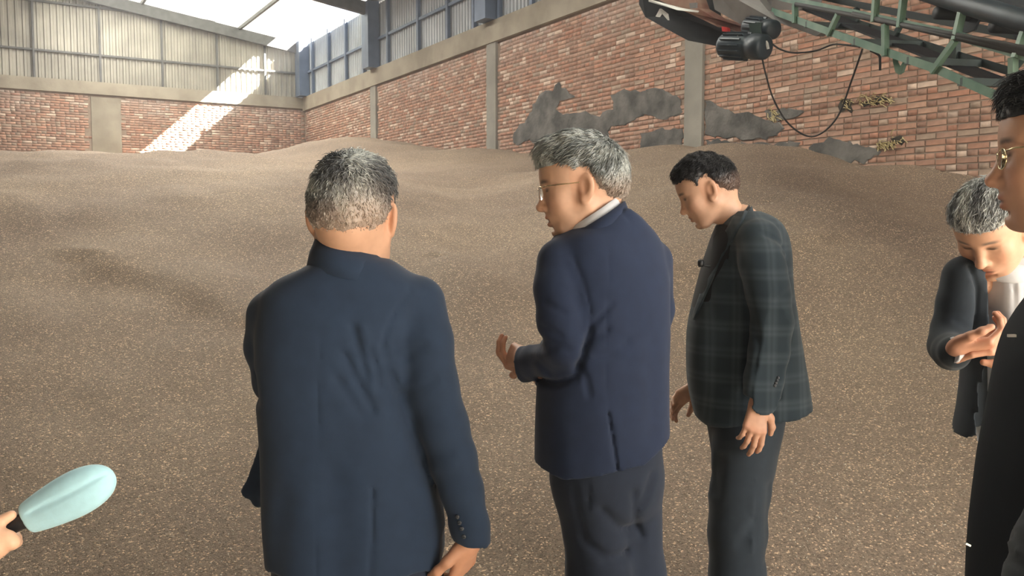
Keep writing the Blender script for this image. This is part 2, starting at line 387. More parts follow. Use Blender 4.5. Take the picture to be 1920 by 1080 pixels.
# --- roof: sheet bays, roof-lights, rafters, purlins
ceiling = empty('ceiling', hall(5, 13, EAVE)); tag(ceiling, kind='structure')
def roof_sheet(name, t0, t1, s0, s1, mt):
    a, b, c, d = (hall(t, s, roof_z(s)) for t, s in ((t0, s0), (t0, s1), (t1, s1), (t1, s0)))
    up = np.array([0, 0, .04])
    return MB().hexa([a, b, c, d, a + up, b + up, c + up, d + up]).build(name, mt, ceiling)
GAP_T0, GAP_S = 18.4, 0.95                    # the slot left open along the eave next to the far corner
bays = [T_BACK - .3, -8.8, -2.35, 4.1, 10.5, 17.15, TC + .3]
for i in range(len(bays) - 1):
    t0, t1 = bays[i], bays[i + 1]
    if i == len(bays) - 2:
        roof_sheet('roof_light', t0, GAP_T0, -.3, 2.2, M['rooflight'])
        roof_sheet('roof_light', GAP_T0, t1, GAP_S, 2.2, M['rooflight'])
        roof_sheet('roof_light', t0, t1, 2.2, 5.2, M['rooflight'])
        pass
    else:
        roof_sheet('roof_sheet', t0, t1, -.3, SKY0, M['roofing'])
    roof_sheet('roof_light', t0, t1, SKY0, SKY1, M['rooflight'])
    roof_sheet('roof_sheet', t0, t1, SKY1, RIDGE_S, M['roofing'])
    roof_sheet('roof_sheet', t0, t1, RIDGE_S, S_FAR + .3, M['roofing'])
for t in (-8.8, -2.35, 4.1, 10.5, 17.15, TC - .18):
    for s0, s1 in ((0.0, RIDGE_S), (RIDGE_S, S_FAR)):
        MB().bar(hall(t, s0, roof_z(s0) - .24), hall(t, s1, roof_z(s1) - .24), .16, .34).build('rafter', M['steel'], ceiling)
for s in (2.2, 5.2, 8.4, 11.6, 16, 20):
    MB().bar(hall(T_BACK, s, roof_z(s) - .06), hall(TC, s, roof_z(s) - .06), .08, .10).build('purlin', M['steel'], ceiling)

# ------------------------------------------------------------------ grain heap
M_GRAIN = bpy.data.materials.new('grain'); M_GRAIN.use_nodes = True
def grain_material(m):
    N = m.node_tree.nodes; L = m.node_tree.links; b = N['Principled BSDF']; b.inputs['Roughness'].default_value = 0.85
    t = N.new('ShaderNodeTexCoord')
    big = N.new('ShaderNodeTexNoise'); big.inputs['Scale'].default_value = 0.55; big.inputs['Detail'].default_value = 4; L.new(t.outputs['Object'], big.inputs['Vector'])
    r1 = N.new('ShaderNodeValToRGB'); r1.color_ramp.elements[0].position = .35; r1.color_ramp.elements[1].position = .68
    r1.color_ramp.elements[0].color = (0.185, 0.137, 0.102, 1); r1.color_ramp.elements[1].color = (0.245, 0.186, 0.136, 1); L.new(big.outputs['Fac'], r1.inputs[0])
    vo = N.new('ShaderNodeTexVoronoi'); vo.inputs['Scale'].default_value = 130; L.new(t.outputs['Object'], vo.inputs['Vector'])
    sp_ = N.new('ShaderNodeSeparateColor'); L.new(vo.outputs['Color'], sp_.inputs[0])
    r2 = N.new('ShaderNodeValToRGB'); e = r2.color_ramp.elements
    e[0].position = 0.0; e[0].color = (0.6, 0.58, 0.56, 1); e[1].position = 1.0; e[1].color = (3.2, 3.0, 2.7, 1)
    x = e.new(.45); x.color = (.95, .95, .95, 1); x = e.new(.88); x.color = (1.15, 1.15, 1.12, 1)
    L.new(sp_.outputs[0], r2.inputs[0])
    mx = N.new('ShaderNodeMix'); mx.data_type = 'RGBA'; mx.blend_type = 'MULTIPLY'; mx.inputs['Factor'].default_value = 1
    L.new(r1.outputs[0], mx.inputs['A']); L.new(r2.outputs[0], mx.inputs['B']); L.new(mx.outputs['Result'], b.inputs['Base Color'])
    bp = N.new('ShaderNodeBump'); bp.inputs['Strength'].default_value = .55; bp.inputs['Distance'].default_value = .006; bp.invert = True
    L.new(vo.outputs['Distance'], bp.inputs['Height']); L.new(bp.outputs[0], b.inputs['Normal'])
grain_material(M_GRAIN)

ctrl = []
def cp(px, py, Y): q = P(px, py, Y); ctrl.append((q[0], q[1], q[2]))
def cz(t, s, z): q = hall(t, s, z); ctrl.append((q[0], q[1], z))
# slope in front of the people
for px in (-500, 0, 500, 960, 1400, 1900, 2500):
    for py, Y in ((1080, 3.6), (900, 4.3), (740, 5.2)): cp(px, py, Y)
# left mound: face and crest
for px, py, Y in ((-500, 560, 6.4), (0, 560, 6.5), (350, 570, 6.5), (-500, 420, 8.0), (0, 400, 8.3), (350, 410, 8.2), (-500, 300, 10.8), (-100, 284, 11.2), (150, 278, 11.6), (330, 282, 11.8), (470, 292, 12.0), (560, 308, 11.5),
                  (620, 330, 10.4), (-100, 335, 14.5), (100, 335, 14.6), (300, 338, 14.6), (450, 345, 14.2), (560, 345, 13.4), (640, 420, 8.4), (640, 560, 6.6)): cp(px, py, Y)
# the saddle and the further mound behind it
for px, py, Y in ((900, 560, 6.9), (900, 430, 9.2), (850, 350, 12.0), (780, 305, 15.5), (640, 305, 17.5), (700, 295, 21.0), (620, 300, 21.5), (530, 305, 22.5), (800, 292, 19.5), (900, 296, 18.6), (980, 297, 17.6), (1050, 305, 14.5),
                  (1050, 420, 9.6), (1100, 560, 7.1)): cp(px, py, Y)
# right mound against the brick wall, with a ridge coming down towards the people
for px, py, Y in ((1150, 293, 15.2), (1240, 296, 14.2), (1345, 300, 12.9), (1300, 350, 10.8), (1420, 350, 11.3), (1480, 440, 8.4), (1380, 470, 8.2), (1470, 560, 7.0), (1550, 306, 11.6), (1550, 410, 9.8), (1700, 322, 10.5), (1790, 345, 9.95),
                  (1680, 440, 8.8), (1700, 560, 7.0), (1900, 400, 9.0), (2100, 420, 8.3), (2000, 560, 6.6)): cp(px, py, Y)
cz(14, 8, 3.0); cz(16, 14, 2.6); cz(20, 5, 2.9); cz(23, 8, 2.9); cz(23, 2, 2.6); cz(23, 14, 2.8); cz(20, 11, 2.7); cz(12, 14, 2.6); cz(8, 16, 2.3); cz(4, 20, 2.0); cz(15, 22, 2.4); cz(-3, 0, 1.7); cz(-5, 0, 1.3)
C = np.array(ctrl); n_c = len(C)
def tps(r2): return np.where(r2 > 1e-9, r2 * np.log(r2 + 1e-12) * .5, 0.0)
_d2 = ((C[:, None, :2] - C[None, :, :2]) ** 2).sum(-1)
_A = np.zeros((n_c + 3, n_c + 3)); _A[:n_c, :n_c] = tps(_d2) + np.eye(n_c) * 0.012; _A[:n_c, n_c] = 1; _A[:n_c, n_c + 1:] = C[:, :2]; _A[n_c:, :n_c] = _A[:n_c, n_c:].T
_w = np.linalg.solve(_A, np.concatenate([C[:, 2], np.zeros(3)]))
_ph = rng.uniform(0, 6.28, 40)
def ripple(x, y):
    z = 0
    for i, (k, a) in enumerate(((1.1, .030), (1.9, .018), (3.3, .010), (5.7, .006), (9.1, .004), (14.0, .0025))):
        for j in range(3):
            th = _ph[i * 3 + j]; z = z + a * np.sin(k * (x * math.cos(th) + y * math.sin(th)) + _ph[20 + i * 3 + j] + .8 * np.sin(.7 * k * (x * math.sin(th) - y * math.cos(th))))
    return z
def seg_bump(x, y, pts, amp, w):              # a small slumped edge along a line
    z = np.zeros_like(x)
    for (x0, y0), (x1, y1) in zip(pts[:-1], pts[1:]):
        dx, dy = x1 - x0, y1 - y0; L2 = dx * dx + dy * dy
        tt = np.clip(((x - x0) * dx + (y - y0) * dy) / L2, 0, 1)
        sd = ((x - x0) * -dy + (y - y0) * dx) / math.sqrt(L2)
        dd = np.hypot(x - x0 - tt * dx, y - y0 - tt * dy)
        z = np.maximum(z, amp * np.exp(-(dd / w) ** 2) * np.where(sd > 0, 1.0, np.exp(-(dd / (w * .25)) ** 2)))
    return z
CONES = [(690, 270, 20.0, .30, 2.2), (905, 279, 18.0, .38, .9), (1238, 272, 13.3, .34, 1.1), (1366, 267, 12.1, .36, .8)]
def grain_z(x, y):
    x = np.asarray(x, float); y = np.asarray(y, float); sh = x.shape; q = np.stack([x.ravel(), y.ravel()], 1); z = np.empty(len(q))
    for i in range(0, len(q), 20000):
        b = q[i:i + 20000]; z[i:i + 20000] = tps(((b[:, None] - C[None, :, :2]) ** 2).sum(-1)) @ _w[:n_c] + _w[n_c] + b @ _w[n_c + 1:]
    z = z.reshape(sh)
    for (px, py, Y, sl_, rr) in CONES:
        q0 = P(px, py, Y); h = q0[2] - sl_ * (np.sqrt((x - q0[0]) ** 2 + (y - q0[1]) ** 2 + rr * rr) - rr); k = .16
        b_ = np.clip(.5 + .5 * (h - z) / k, 0, 1); z = z * (1 - b_) + h * b_ + k * b_ * (1 - b_)
    fade = np.clip((y - 3.0) / 2, 0, 1)
    z = z + ripple(x, y) * fade
    lines = [((200, 478, 7.2), (300, 495, 7.0), (400, 545, 6.6), (470, 590, 6.3)), ((835, 520, 7.3), (900, 600, 6.4), (980, 640, 6.0)), ((1255, 505, 7.6), (1310, 530, 7.3), (1500, 500, 7.6)),
             ((1000, 560, 6.8), (880, 510, 7.4)), ((1500, 420, 8.6), (1640, 470, 8.0), (1790, 500, 7.6))]
    for l, amp in zip(lines, (.10, .07, .07, .06, .08)):
        pts = [tuple(P(*p)[:2]) for p in l]; z = z + seg_bump(x, y, pts, amp, .55)
    z = np.minimum(z, (y - 2.75) * .5)     # runs out to the floor at the people's feet
    return z
ys = [2.3]
while ys[-1] < 33: ys.append(ys[-1] + max(.055, .0105 * ys[-1]))
ys = np.array(ys); xs = np.arange(-26, 11.0, .11)
GX, GY = np.meshgrid(xs, ys); GZ = grain_z(GX, GY)
_t = (GX - W0[0]) * U[0] + (GY - W0[1]) * U[1]; _s = -((GX - W0[0]) * V[0] + (GY - W0[1]) * V[1])
keep = (_s > -.10) & (_t < TC + .10) & (_s < S_FAR) & (GZ > -.03)
GZ = np.maximum(GZ, -.03)
ny, nx = GX.shape; idx = np.arange(nx * ny).reshape(ny, nx)
kq = keep[:-1, :-1] & keep[1:, :-1] & keep[:-1, 1:] & keep[1:, 1:]
fq = np.stack([idx[:-1, :-1][kq], idx[:-1, 1:][kq], idx[1:, 1:][kq], idx[1:, :-1][kq]], 1)
used = np.unique(fq); remap = np.full(nx * ny, -1); remap[used] = np.arange(len(used))
pv = np.stack([GX.ravel(), GY.ravel(), GZ.ravel()], 1)[used]
pile = mesh('grain_heap', pv, remap[fq], M_GRAIN, None, True)
tag(pile, 'huge brown heap of loose grain filling the hall up to the brick walls', 'grain heap', kind='stuff')
# loose kernels and pale husks lying on the surface, densest near the people
M['kernel'] = mat('kernel', attr=True, rough=0.6)
nk = 100000
r_ = 3.0 * (14.0 / 3.0) ** rng.uniform(0, 1, nk); th_ = rng.uniform(-.66, .66, nk)
kx, ky = r_ * np.sin(th_), r_ * np.cos(th_); kz = grain_z(kx, ky)
_s2 = -((kx - W0[0]) * V[0] + (ky - W0[1]) * V[1]); okk = (kz > .0) & (_s2 > .05)
kx, ky, kz = kx[okk], ky[okk], kz[okk]; n = len(kx)
ax = rng.normal(0, 1, (n, 3)); ax[:, 2] *= .45; ax /= np.linalg.norm(ax, axis=1)[:, None]
bx = np.cross(ax, rng.normal(0, 1, (n, 3))); bx /= np.linalg.norm(bx, axis=1)[:, None]; cx = np.cross(ax, bx)
kind_ = rng.choice(6, n, p=[.07, .10, .30, .27, .20, .06])
big_ = np.where((kind_ == 0) | (kind_ == 5), 1.55, 1.0)[:, None]
ctr = np.stack([kx, ky, kz + .0018], 1); ln = rng.uniform(.0028, .0048, n)[:, None]; wd = rng.uniform(.0012, .002, n)[:, None] * big_; ln = ln * big_
kv = np.stack([ctr - ax * ln, ctr + bx * wd, ctr - bx * wd * .5 + cx * wd * .87, ctr - bx * wd * .5 - cx * wd * .87, ctr + ax * ln], 1).reshape(-1, 3)
bi = np.arange(n)[:, None] * 5
kf = np.concatenate([bi + np.array(q) for q in ((0, 2, 1), (0, 3, 2), (0, 1, 3), (4, 1, 2), (4, 2, 3), (4, 3, 1))], 0)
pal = np.array([(.66, .57, .44), (.42, .34, .25), (.215, .16, .118), (.185, .137, .10), (.25, .19, .138), (.78, .72, .60)])
kc = np.repeat(pal[kind_], 5, axis=0)
adopt(tag(mesh('grain_kernels', kv, kf, M['kernel'], None, False, kc), kind='stuff'), pile)

# ------------------------------------------------------------------ belt conveyor
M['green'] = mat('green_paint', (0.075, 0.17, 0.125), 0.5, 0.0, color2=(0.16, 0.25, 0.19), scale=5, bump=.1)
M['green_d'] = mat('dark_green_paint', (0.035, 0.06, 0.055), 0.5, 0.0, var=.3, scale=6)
M['belt'] = mat('rubber_belt', (0.022, 0.026, 0.032), 0.6, var=.3, scale=8)
M['rust'] = mat('rusty_red_paint', (0.22, 0.085, 0.065), 0.7, color2=(0.30, 0.20, 0.15), scale=6, bump=.2)
M['motor'] = mat('dark_motor_paint', (0.025, 0.038, 0.05), 0.45, 0.1, var=.3, scale=9)
M['cable'] = mat('black_cable', (0.03, 0.03, 0.03), 0.6)
M['grey_panel'] = mat('grey_steel_panel', (0.22, 0.21, 0.21), 0.5, .2, var=.25, scale=5)
M['pale_metal'] = mat('bare_bright_metal', (0.62, 0.62, 0.60), 0.35, .3)
M['red_plastic'] = mat('red_plastic', (0.6, 0.05, 0.05), 0.4)
conv = empty('belt_conveyor', (P(1900, 190, 5.5)[0], 5.5, 0)); tag(conv, 'inclined green belt conveyor with lattice side frames rising over the grain', 'conveyor')
CX = lambda Y: 3.15 - .21 * (Y - 5.5)          # plan line of the near side frame
def cY(px): a = (px - 960) / F; return (3.15 + .21 * 5.5) / (a + .21)
def cpt(px, py): return P(px, py, cY(px))
cdir = np.array([-.205, .979, 0]); cside = np.array([.979, .205, 0]); CW = .62
lowP = [(1445, 17), (1550, 55), (1655, 92), (1750, 124), (1900, 190)]; upP = [(1400, -22), (1515, 4), (1655, 33), (1790, 62), (1910, 97)]
low = [cpt(*p) - np.array([0, 0, .045]) for p in lowP]; upp = [cpt(*p) - np.array([0, 0, .045]) for p in upP]
def ext(pts, Y):                               # carry a chord on down to the ground behind the frame edge
    a, b = pts[-2], pts[-1]; k = (Y - b[1]) / (b[1] - a[1]); return b + (b - a) * k
low_end = ext(low, 2.4); upp_end = low_end + np.array([0, 0, .42])
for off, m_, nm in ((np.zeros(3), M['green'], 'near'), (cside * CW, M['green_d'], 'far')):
    for pts, e in ((low, low_end), (upp, upp_end)):
        ch = [p + off for p in pts] + [e + off]
        for a, b in zip(ch[:-1], ch[1:]):
            MB().angle(a, b + (b - a) * .01, .058, .010, flip=-1).build('chord', m_, conv)
    def on(pts, e, px):
        ch = list(pts) + [e]; xs_ = [proj(p)[0] for p in ch]
        for i in range(len(ch) - 1):
            if xs_[i] <= px <= xs_[i + 1]: 
                k = (cY(px) - ch[i][1]) / (ch[i + 1][1] - ch[i][1]); return ch[i] + (ch[i + 1] - ch[i]) * k
        return ch[0]
    for px in (1491, 1660, 1900):
        MB().bar(on(low, low_end, px) + off, on(upp, upp_end, px) + off, .042, .042, up=tuple(cdir)).build('upright', m_, conv)
    for pa, pb in ((1553, 1572), (1748, 1792)):
        MB().bar(on(low, low_end, pa) + off, on(upp, upp_end, pb) + off, .038, .038, up=tuple(cside)).build('diagonal', m_, conv)
for px in (1510, 1600, 1700, 1800, 1890):      # cross members tie both side frames
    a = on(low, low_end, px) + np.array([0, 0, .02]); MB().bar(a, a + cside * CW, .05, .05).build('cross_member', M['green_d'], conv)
# carrying belt on top and return belt inside the frame
def belt_strip(p0, p1, w, name, sag, mt):
    mb = MB(); n = 12; prof = [(-w / 2, .10), (-w * .28, 0.0), (w * .28, 0.0), (w / 2, .10)]
    vs = []
    for i in range(n + 1):
        k = i / n; c = p0 + (p1 - p0) * k
        for a, z in prof: vs.append(c + cside * a + np.array([0, 0, z * sag]))
        for a, z in prof[::-1]: vs.append(c + cside * a + np.array([0, 0, z * sag - .02]))
    fs = []
    for i in range(n):
        for k in range(8): fs.append((i * 8 + k, i * 8 + (k + 1) % 8, (i + 1) * 8 + (k + 1) % 8, (i + 1) * 8 + k))
    fs += [tuple(range(8)), tuple(range(n * 8, n * 8 + 8))]
    return mb.add(vs, fs).build(name, mt, conv)
HEAD = P(1262, -20, 11.2)
belt_strip(upp[0] + cside * .31 + np.array([0, 0, .33]), upp_end + cside * .31 + np.array([0, 0, .33]), .50, 'carrying_belt', 1.0, M['belt'])
belt_strip(low[0] + cside * .44 + np.array([0, 0, .07]), low_end + cside * .44 + np.array([0, 0, .10]), .22, 'return_belt', 0.0, M['belt'])
# idler brackets standing on the upper chord and the roller tube they carry
tube0 = P(1560, -70, cY(1560)); tube1 = P(1920, 40, cY(1920) + .1)
tube_e = tube1 + (tube1 - tube0) * .75
MB().tube([tube0, tube1, tube_e], .07, 14).build('edge_tube', M['motor'], conv, True)
for px in (1640, 1688, 1792, 1905):
    a = on(upp, upp_end, px); k = (a[1] - tube0[1]) / (tube1[1] - tube0[1]); b = tube0 + (tube1 - tube0) * k
    MB().bar(a, b + np.array([0, 0, .02]), .05, .035, up=tuple(cdir)).tube([b - cside * .05, b + cside * .12], .04, 10).build('idler_bracket', M['green'], conv)
for px in (1745, 1850):
    a = on(upp, upp_end, px) + cside * .3 + np.array([0, 0, .03])
    o1 = a + np.array([0, 0, .27])
    MB().prism([a - cdir * .06, a + cdir * .06, o1 + cdir * .22, o1 - cdir * .22], cside * .02).build('trough_bracket', M['motor'], conv)
    MB().tube([a - cside * .26 + np.array([0, 0, .12]), a + cside * .26 + np.array([0, 0, .12])], .045, 12).build('idler_roller', M['belt'], conv, True)
g0 = cpt(1672, 86); w_ = PX(cY(1672))
ring = [g0 + np.array([x * w_, 0, -y * w_]) for x, y in ((2, 14), (3, 30), (8, 48), (14, 52), (20, 48), (26, 30), (27, 18), (22, 18), (21, 30), (15, 40), (9, 30), (8, 18))]
MB().prism(ring, cside * .02).build('lifting_eye', M['green'], conv)
for i, (a, b) in enumerate((((1492, 6), (1925, 92)), ((1600, 24), (1925, 100)))):   # cables tied along the upper chord
    MB().tube([cpt(a[0], a[1] + 2), cpt((a[0] + b[0]) / 2, (a[1] + b[1]) / 2 + 1), cpt(*b)], .022, 6).build('cable', M['cable'], conv, True)
# head end: side panels, belt loop, drum, motor, gearbox
HY = 9.0
hd = lambda px, py, dy=0: P(px, py, HY + dy)
MB().prism([hd(1200, -40, .6), hd(1198, 8, .6), hd(1210, 32, .6), hd(1245, 52, .5), hd(1290, 76, .3), hd(1352, 88, .1), hd(1356, 62, .1), hd(1330, 50, .2), hd(1270, 30, .4), hd(1262, -40, .5)], cside * .5).build('belt_loop', M['belt'], conv)
MB().prism([hd(1216, -8, .45), hd(1290, 24, .2), hd(1345, 50, -.02), hd(1390, 62, -.1), hd(1398, 52, -.1), hd(1340, 34, 0), hd(1310, 16, .1), hd(1290, -40, .2), hd(1216, -40, .45)], cside * .12).build('side_panel', M['rust'], conv)
MB().prism([hd(1216, -1, .40), hd(1276, 15, .2), hd(1306, 20, .1), hd(1304, 23, .1), hd(1270, 19, .2), hd(1216, 3, .4)], cside * .03).build('edge_strip', M['pale_metal'], conv)
MB().prism([hd(1237, 16, .38), hd(1250, 26, .33), hd(1252, 38, .32), hd(1240, 24, .37), hd(1234, 32, .38), hd(1229, 31, .39)], cside * .02).build('torn_tag', M['pale_metal'], conv)
MB().prism([hd(1296, 6, .1), hd(1308, 5, .06), hd(1308, 15, .06), hd(1297, 16, .1)], -cside * .02).build('rating_plate', M['grey_panel'], conv)
MB().prism([hd(1330, -30, -.1), hd(1340, 18, -.1), hd(1400, 52, -.3), hd(1460, 42, -.6), hd(1530, 68, -.9), hd(1545, 58, -.95), hd(1440, 20, -.5), hd(1400, -30, -.3)], cside * .08).build('side_panel', M['grey_panel'], conv)
MB().prism([hd(1358, 50, -.05), hd(1368, 52, -.1), hd(1370, 60, -.1), hd(1359, 59, -.05)], -cside * .03).build('red_lamp', M['red_plastic'], conv)
def motor(pa, pb, r, name, mt):
    d = (pb - pa); pts = [pa, pa + d * .04, pa + d * .08, pa + d * .6, pa + d * .62, pa + d * .70, pa + d * .72, pa + d * .96, pb]
    rs = [r * .8, r, r, r, r * .9, r * .9, r * 1.03, r * 1.0, r * .78]
    o = MB().tube(pts, rs, 22).build(name, mt, conv, True); n = 14; mb = MB(); dn = d / np.linalg.norm(d); x = np.cross(dn, (0, 0, 1)); x /= np.linalg.norm(x); y = np.cross(dn, x)
    for k in range(n):
        a = 2 * math.pi * k / n; q = (x * math.cos(a) + y * math.sin(a)) * r * 1.02
        mb.bar(pa + d * .1 + q, pa + d * .58 + q, .012, .03, up=tuple(q))
    adopt(mb.build('cooling_fin', mt), conv); return o
motor(hd(1356, 86, -.5), hd(1436, 88, -.95), .115, 'drive_motor', M['motor'])
motor(hd(1402, 50, -.3), hd(1452, 56, -.7), .09, 'gearbox', M['motor'])
MB().prism([hd(1404, 44, -.62), hd(1424, 42, -.66), hd(1426, 64, -.66), hd(1406, 66, -.62)], cside * .06).build('terminal_box', M['green_d'], conv)
MB().bar(hd(1392, 66, -.75), hd(1393, 84, -.75), .03, .10).build('motor_band', M['grey_panel'], conv)
MB().tube([hd(1432, 72, -.95), hd(1438, 82, -.95), hd(1440, 92, -.95)], .015, 6).build('conduit', M['pale_metal'], conv)
def catenary(pts, r, name='loose_cable'):
    pts = [np.asarray(p) for p in pts]; out = []
    for i in range(len(pts) - 1):                # Catmull-Rom through the points
        p0 = pts[max(i - 1, 0)]; p1 = pts[i]; p2 = pts[i + 1]; p3 = pts[min(i + 2, len(pts) - 1)]
        for k in range(8):
            t = k / 8; out.append(.5 * (2 * p1 + (p2 - p0) * t + (2 * p0 - 5 * p1 + 4 * p2 - p3) * t * t + (3 * p1 - p0 - 3 * p2 + p3) * t ** 3))
    out.append(pts[-1]); return MB().tube(out, r, 6).build(name, M['cable'], conv, True)
catenary([P(1427, 100, 8.2), P(1436, 140, 8.25), P(1450, 185, 8.3), P(1475, 228, 8.2), P(1510, 254, 8.1), P(1540, 250, 7.9), P(1572, 216, 7.7), P(1597, 150, 7.5), P(1617, 92, 7.3)], .008)
catenary([P(1440, 76, 8.1), P(1462, 92, 8.1), P(1490, 99, 8.0), P(1530, 95, 7.9), P(1560, 84, 7.8), P(1583, 84, 7.6), P(1612, 88, 7.4)], .008)
catenary([P(1632, 95, 7.2), P(1648, 104, 7.15), P(1650, 116, 7.1), P(1650, 132, 7.1)], .010)
MB().bar(upp[0] + cside * .3 + np.array([0, 0, -.02]), hd(1440, 0, -.5) + cside * .3, .5, .16).build('head_frame', M['grey_panel'], conv)
# undercarriage outside the frame: struts, axle, wheels and the feed hopper at the tail
st = ext(low, 3.9)
for off in (np.zeros(3), cside * CW):
    MB().bar(st + off, np.array([st[0] + off[0], st[1] + off[1] - .4, .28]), .07, .07, up=tuple(cside)).build('strut', M['green'], conv)
    MB().bar(ext(low, 5.0) + off, np.array([st[0] + off[0], st[1] + off[1] - .4, .28]), .07, .07, up=tuple(cside)).build('strut', M['green'], conv)
ax0 = np.array([st[0], st[1] - .4, .28])
MB().bar(ax0 - cside * .25, ax0 + cside * (CW + .25), .07, .07).build('axle', M['green_d'], conv)
for k in (-.25, CW + .25):
    MB().tube([ax0 + cside * (k - .08), ax0 + cside * (k - .06), ax0 + cside * (k + .06), ax0 + cside * (k + .08)], [.22, .28, .28, .22], 24).build('wheel', M['belt'], conv, True)
hp = low_end + cside * CW / 2
MB().hexa([hp + cside * a + cdir * b + np.array([0, 0, z]) for z, q in ((.02, .2), (.75, .5)) for a, b in ((-q, -q), (q, -q), (q, q), (-q, q))]).build('feed_hopper', M['green'], conv)
for k in (-.2, CW + .2 - .4 + .2):
    MB().bar(np.array([*(low_end + cside * k)[:2], 0.0]), low_end + cside * k, .07, .07, up=tuple(cdir)).build('foot', M['green_d'], conv)

# ================================================================== people: implicit surfaces turned into meshes
def unit(a): a = np.asarray(a, float); return a / (np.linalg.norm(a) + 1e-12)
class Field:
    def __init__(s, lo, hi, h):
        s.lo = np.asarray(lo, float); s.h = h; s.n = np.maximum(4, np.ceil((np.asarray(hi) - s.lo) / h).astype(int) + 1)
        s.D = np.full(tuple(s.n), 1.0, np.float32); s.ax = [(s.lo[i] + h * np.arange(s.n[i])).astype(np.float32) for i in range(3)]
    def sub(s, lo, hi):
        sl = tuple(slice(max(0, int((lo[i] - s.lo[i]) / s.h) - 1), max(0, min(s.n[i], int((hi[i] - s.lo[i]) / s.h) + 3))) for i in range(3))
        X = s.ax[0][sl[0]][:, None, None]; Y = s.ax[1][sl[1]][None, :, None]; Z = s.ax[2][sl[2]][None, None, :]
        return sl, X, Y, Z
    def put(s, sl, d, k):
        a = s.D[sl]
        if a.size == 0: return
        if k <= 0: s.D[sl] = np.minimum(a, d); return
        h = np.clip(.5 + .5 * (a - d) / k, 0, 1); s.D[sl] = a * (1 - h) + d * h - k * h * (1 - h)
    def carve(s, sl, d, k):                    # remove the inside of d
        a = s.D[sl]; d = -d
        if a.size == 0: return
        h = np.clip(.5 - .5 * (a - d) / k, 0, 1); s.D[sl] = a * (1 - h) + d * h + k * h * (1 - h)
    def cone(s, p0, p1, r0, r1, k=.02, carve=False, flat=None):
        p0 = np.asarray(p0, float); p1 = np.asarray(p1, float); m = max(r0, r1) + k + .015
        sl, X, Y, Z = s.sub(np.minimum(p0, p1) - m, np.maximum(p0, p1) + m)
        d = p1 - p0; L2 = float(d @ d) + 1e-9
        t = np.clip(((X - p0[0]) * d[0] + (Y - p0[1]) * d[1] + (Z - p0[2]) * d[2]) / L2, 0, 1)
        qx = X - p0[0] - t * d[0]; qy = Y - p0[1] - t * d[1]; qz = Z - p0[2] - t * d[2]
        if flat is not None:                   # squash the section along a direction
            ax, f = unit(flat[0]), flat[1]; w = qx * ax[0] + qy * ax[1] + qz * ax[2]
            qx = qx + w * (f - 1) * ax[0]; qy = qy + w * (f - 1) * ax[1]; qz = qz + w * (f - 1) * ax[2]
        q = np.sqrt(qx * qx + qy * qy + qz * qz) - (r0 + (r1 - r0) * t)
        (s.carve if carve else s.put)(sl, q, k)
    def path(s, pts, rs, k=.02, **kw):
        for i in range(len(pts) - 1): s.cone(pts[i], pts[i + 1], rs[i], rs[i + 1], k, **kw)
    def ell(s, c, r, k=.02, R=None, carve=False):
        c = np.asarray(c, float); r = np.asarray(r, float); m = r.max() + k + .015
        sl, X, Y, Z = s.sub(c - m, c + m); X = X - c[0]; Y = Y - c[1]; Z = Z - c[2]
        if R is not None:
            R = np.asarray(R); X, Y, Z = (R[0, i] * X + R[1, i] * Y + R[2, i] * Z for i in range(3))
        k0 = np.sqrt((X / r[0]) ** 2 + (Y / r[1]) ** 2 + (Z / r[2]) ** 2); k1 = np.sqrt((X / r[0] ** 2) ** 2 + (Y / r[1] ** 2) ** 2 + (Z / r[2] ** 2) ** 2) + 1e-6
        (s.carve if carve else s.put)(sl, k0 * (k0 - 1) / k1, k)
    def loft(s, rows, k=.02, n=2.4, smooth=True, carve=False):
        # rows, top to bottom: (z, cx, cy, half width, half depth towards the camera, half depth away, yaw)
        r = np.array(sorted(rows, key=lambda q: q[0]), float); z0, z1 = r[0, 0], r[-1, 0]
        m = r[:, 3:6].max() + k + .02
        sl, X, Y, Z = s.sub((r[:, 1].min() - m, r[:, 2].min() - m, z0 - .02), (r[:, 1].max() + m, r[:, 2].max() + m, z1 + .02))
        zz = np.clip(s.ax[2][sl[2]], z0, z1)
        def itp(c):
            if not smooth or len(r) < 3: return np.interp(zz, r[:, 0], r[:, c])
            x, y = r[:, 0], r[:, c]; h = np.diff(x); dl = np.diff(y) / h; mm = np.zeros(len(x)); mm[0], mm[-1] = dl[0], dl[-1]
            pos = dl[:-1] * dl[1:] > 0; w1 = 2 * h[1:] + h[:-1]; w2 = h[1:] + 2 * h[:-1]
            with np.errstate(divide='ignore', invalid='ignore'): hm = (w1 + w2) / (w1 / dl[:-1] + w2 / dl[1:])
            mm[1:-1] = np.where(pos, hm, 0)
            i = np.clip(np.searchsorted(x, zz) - 1, 0, len(h) - 1); t = (zz - x[i]) / h[i]
            return (2 * t**3 - 3 * t**2 + 1) * y[i] + (t**3 - 2 * t**2 + t) * h[i] * mm[i] + (-2 * t**3 + 3 * t**2) * y[i + 1] + (t**3 - t**2) * h[i] * mm[i + 1]
        cx, cy, a, bn, bf, yw = (itp(c).astype(np.float32)[None, None, :] for c in range(1, 7))
        x = X - cx; y = Y - cy; co, si = np.cos(yw), np.sin(yw)
        lx = (x * co + y * si); ly = (-x * si + y * co); b = np.where(ly < 0, bn, bf)
        q = ((np.abs(lx) / a) ** n + (np.abs(ly) / b) ** n) ** (1 / n); l = np.sqrt(lx * lx + ly * ly)
        d = l * (1 - 1 / np.maximum(q, 1e-3)); d = np.where(q < .05, -np.minimum(a, b), d)
        d = np.maximum(d, np.maximum(Z - z1, z0 - Z))
        (s.carve if carve else s.put)(sl, d.astype(np.float32), k)
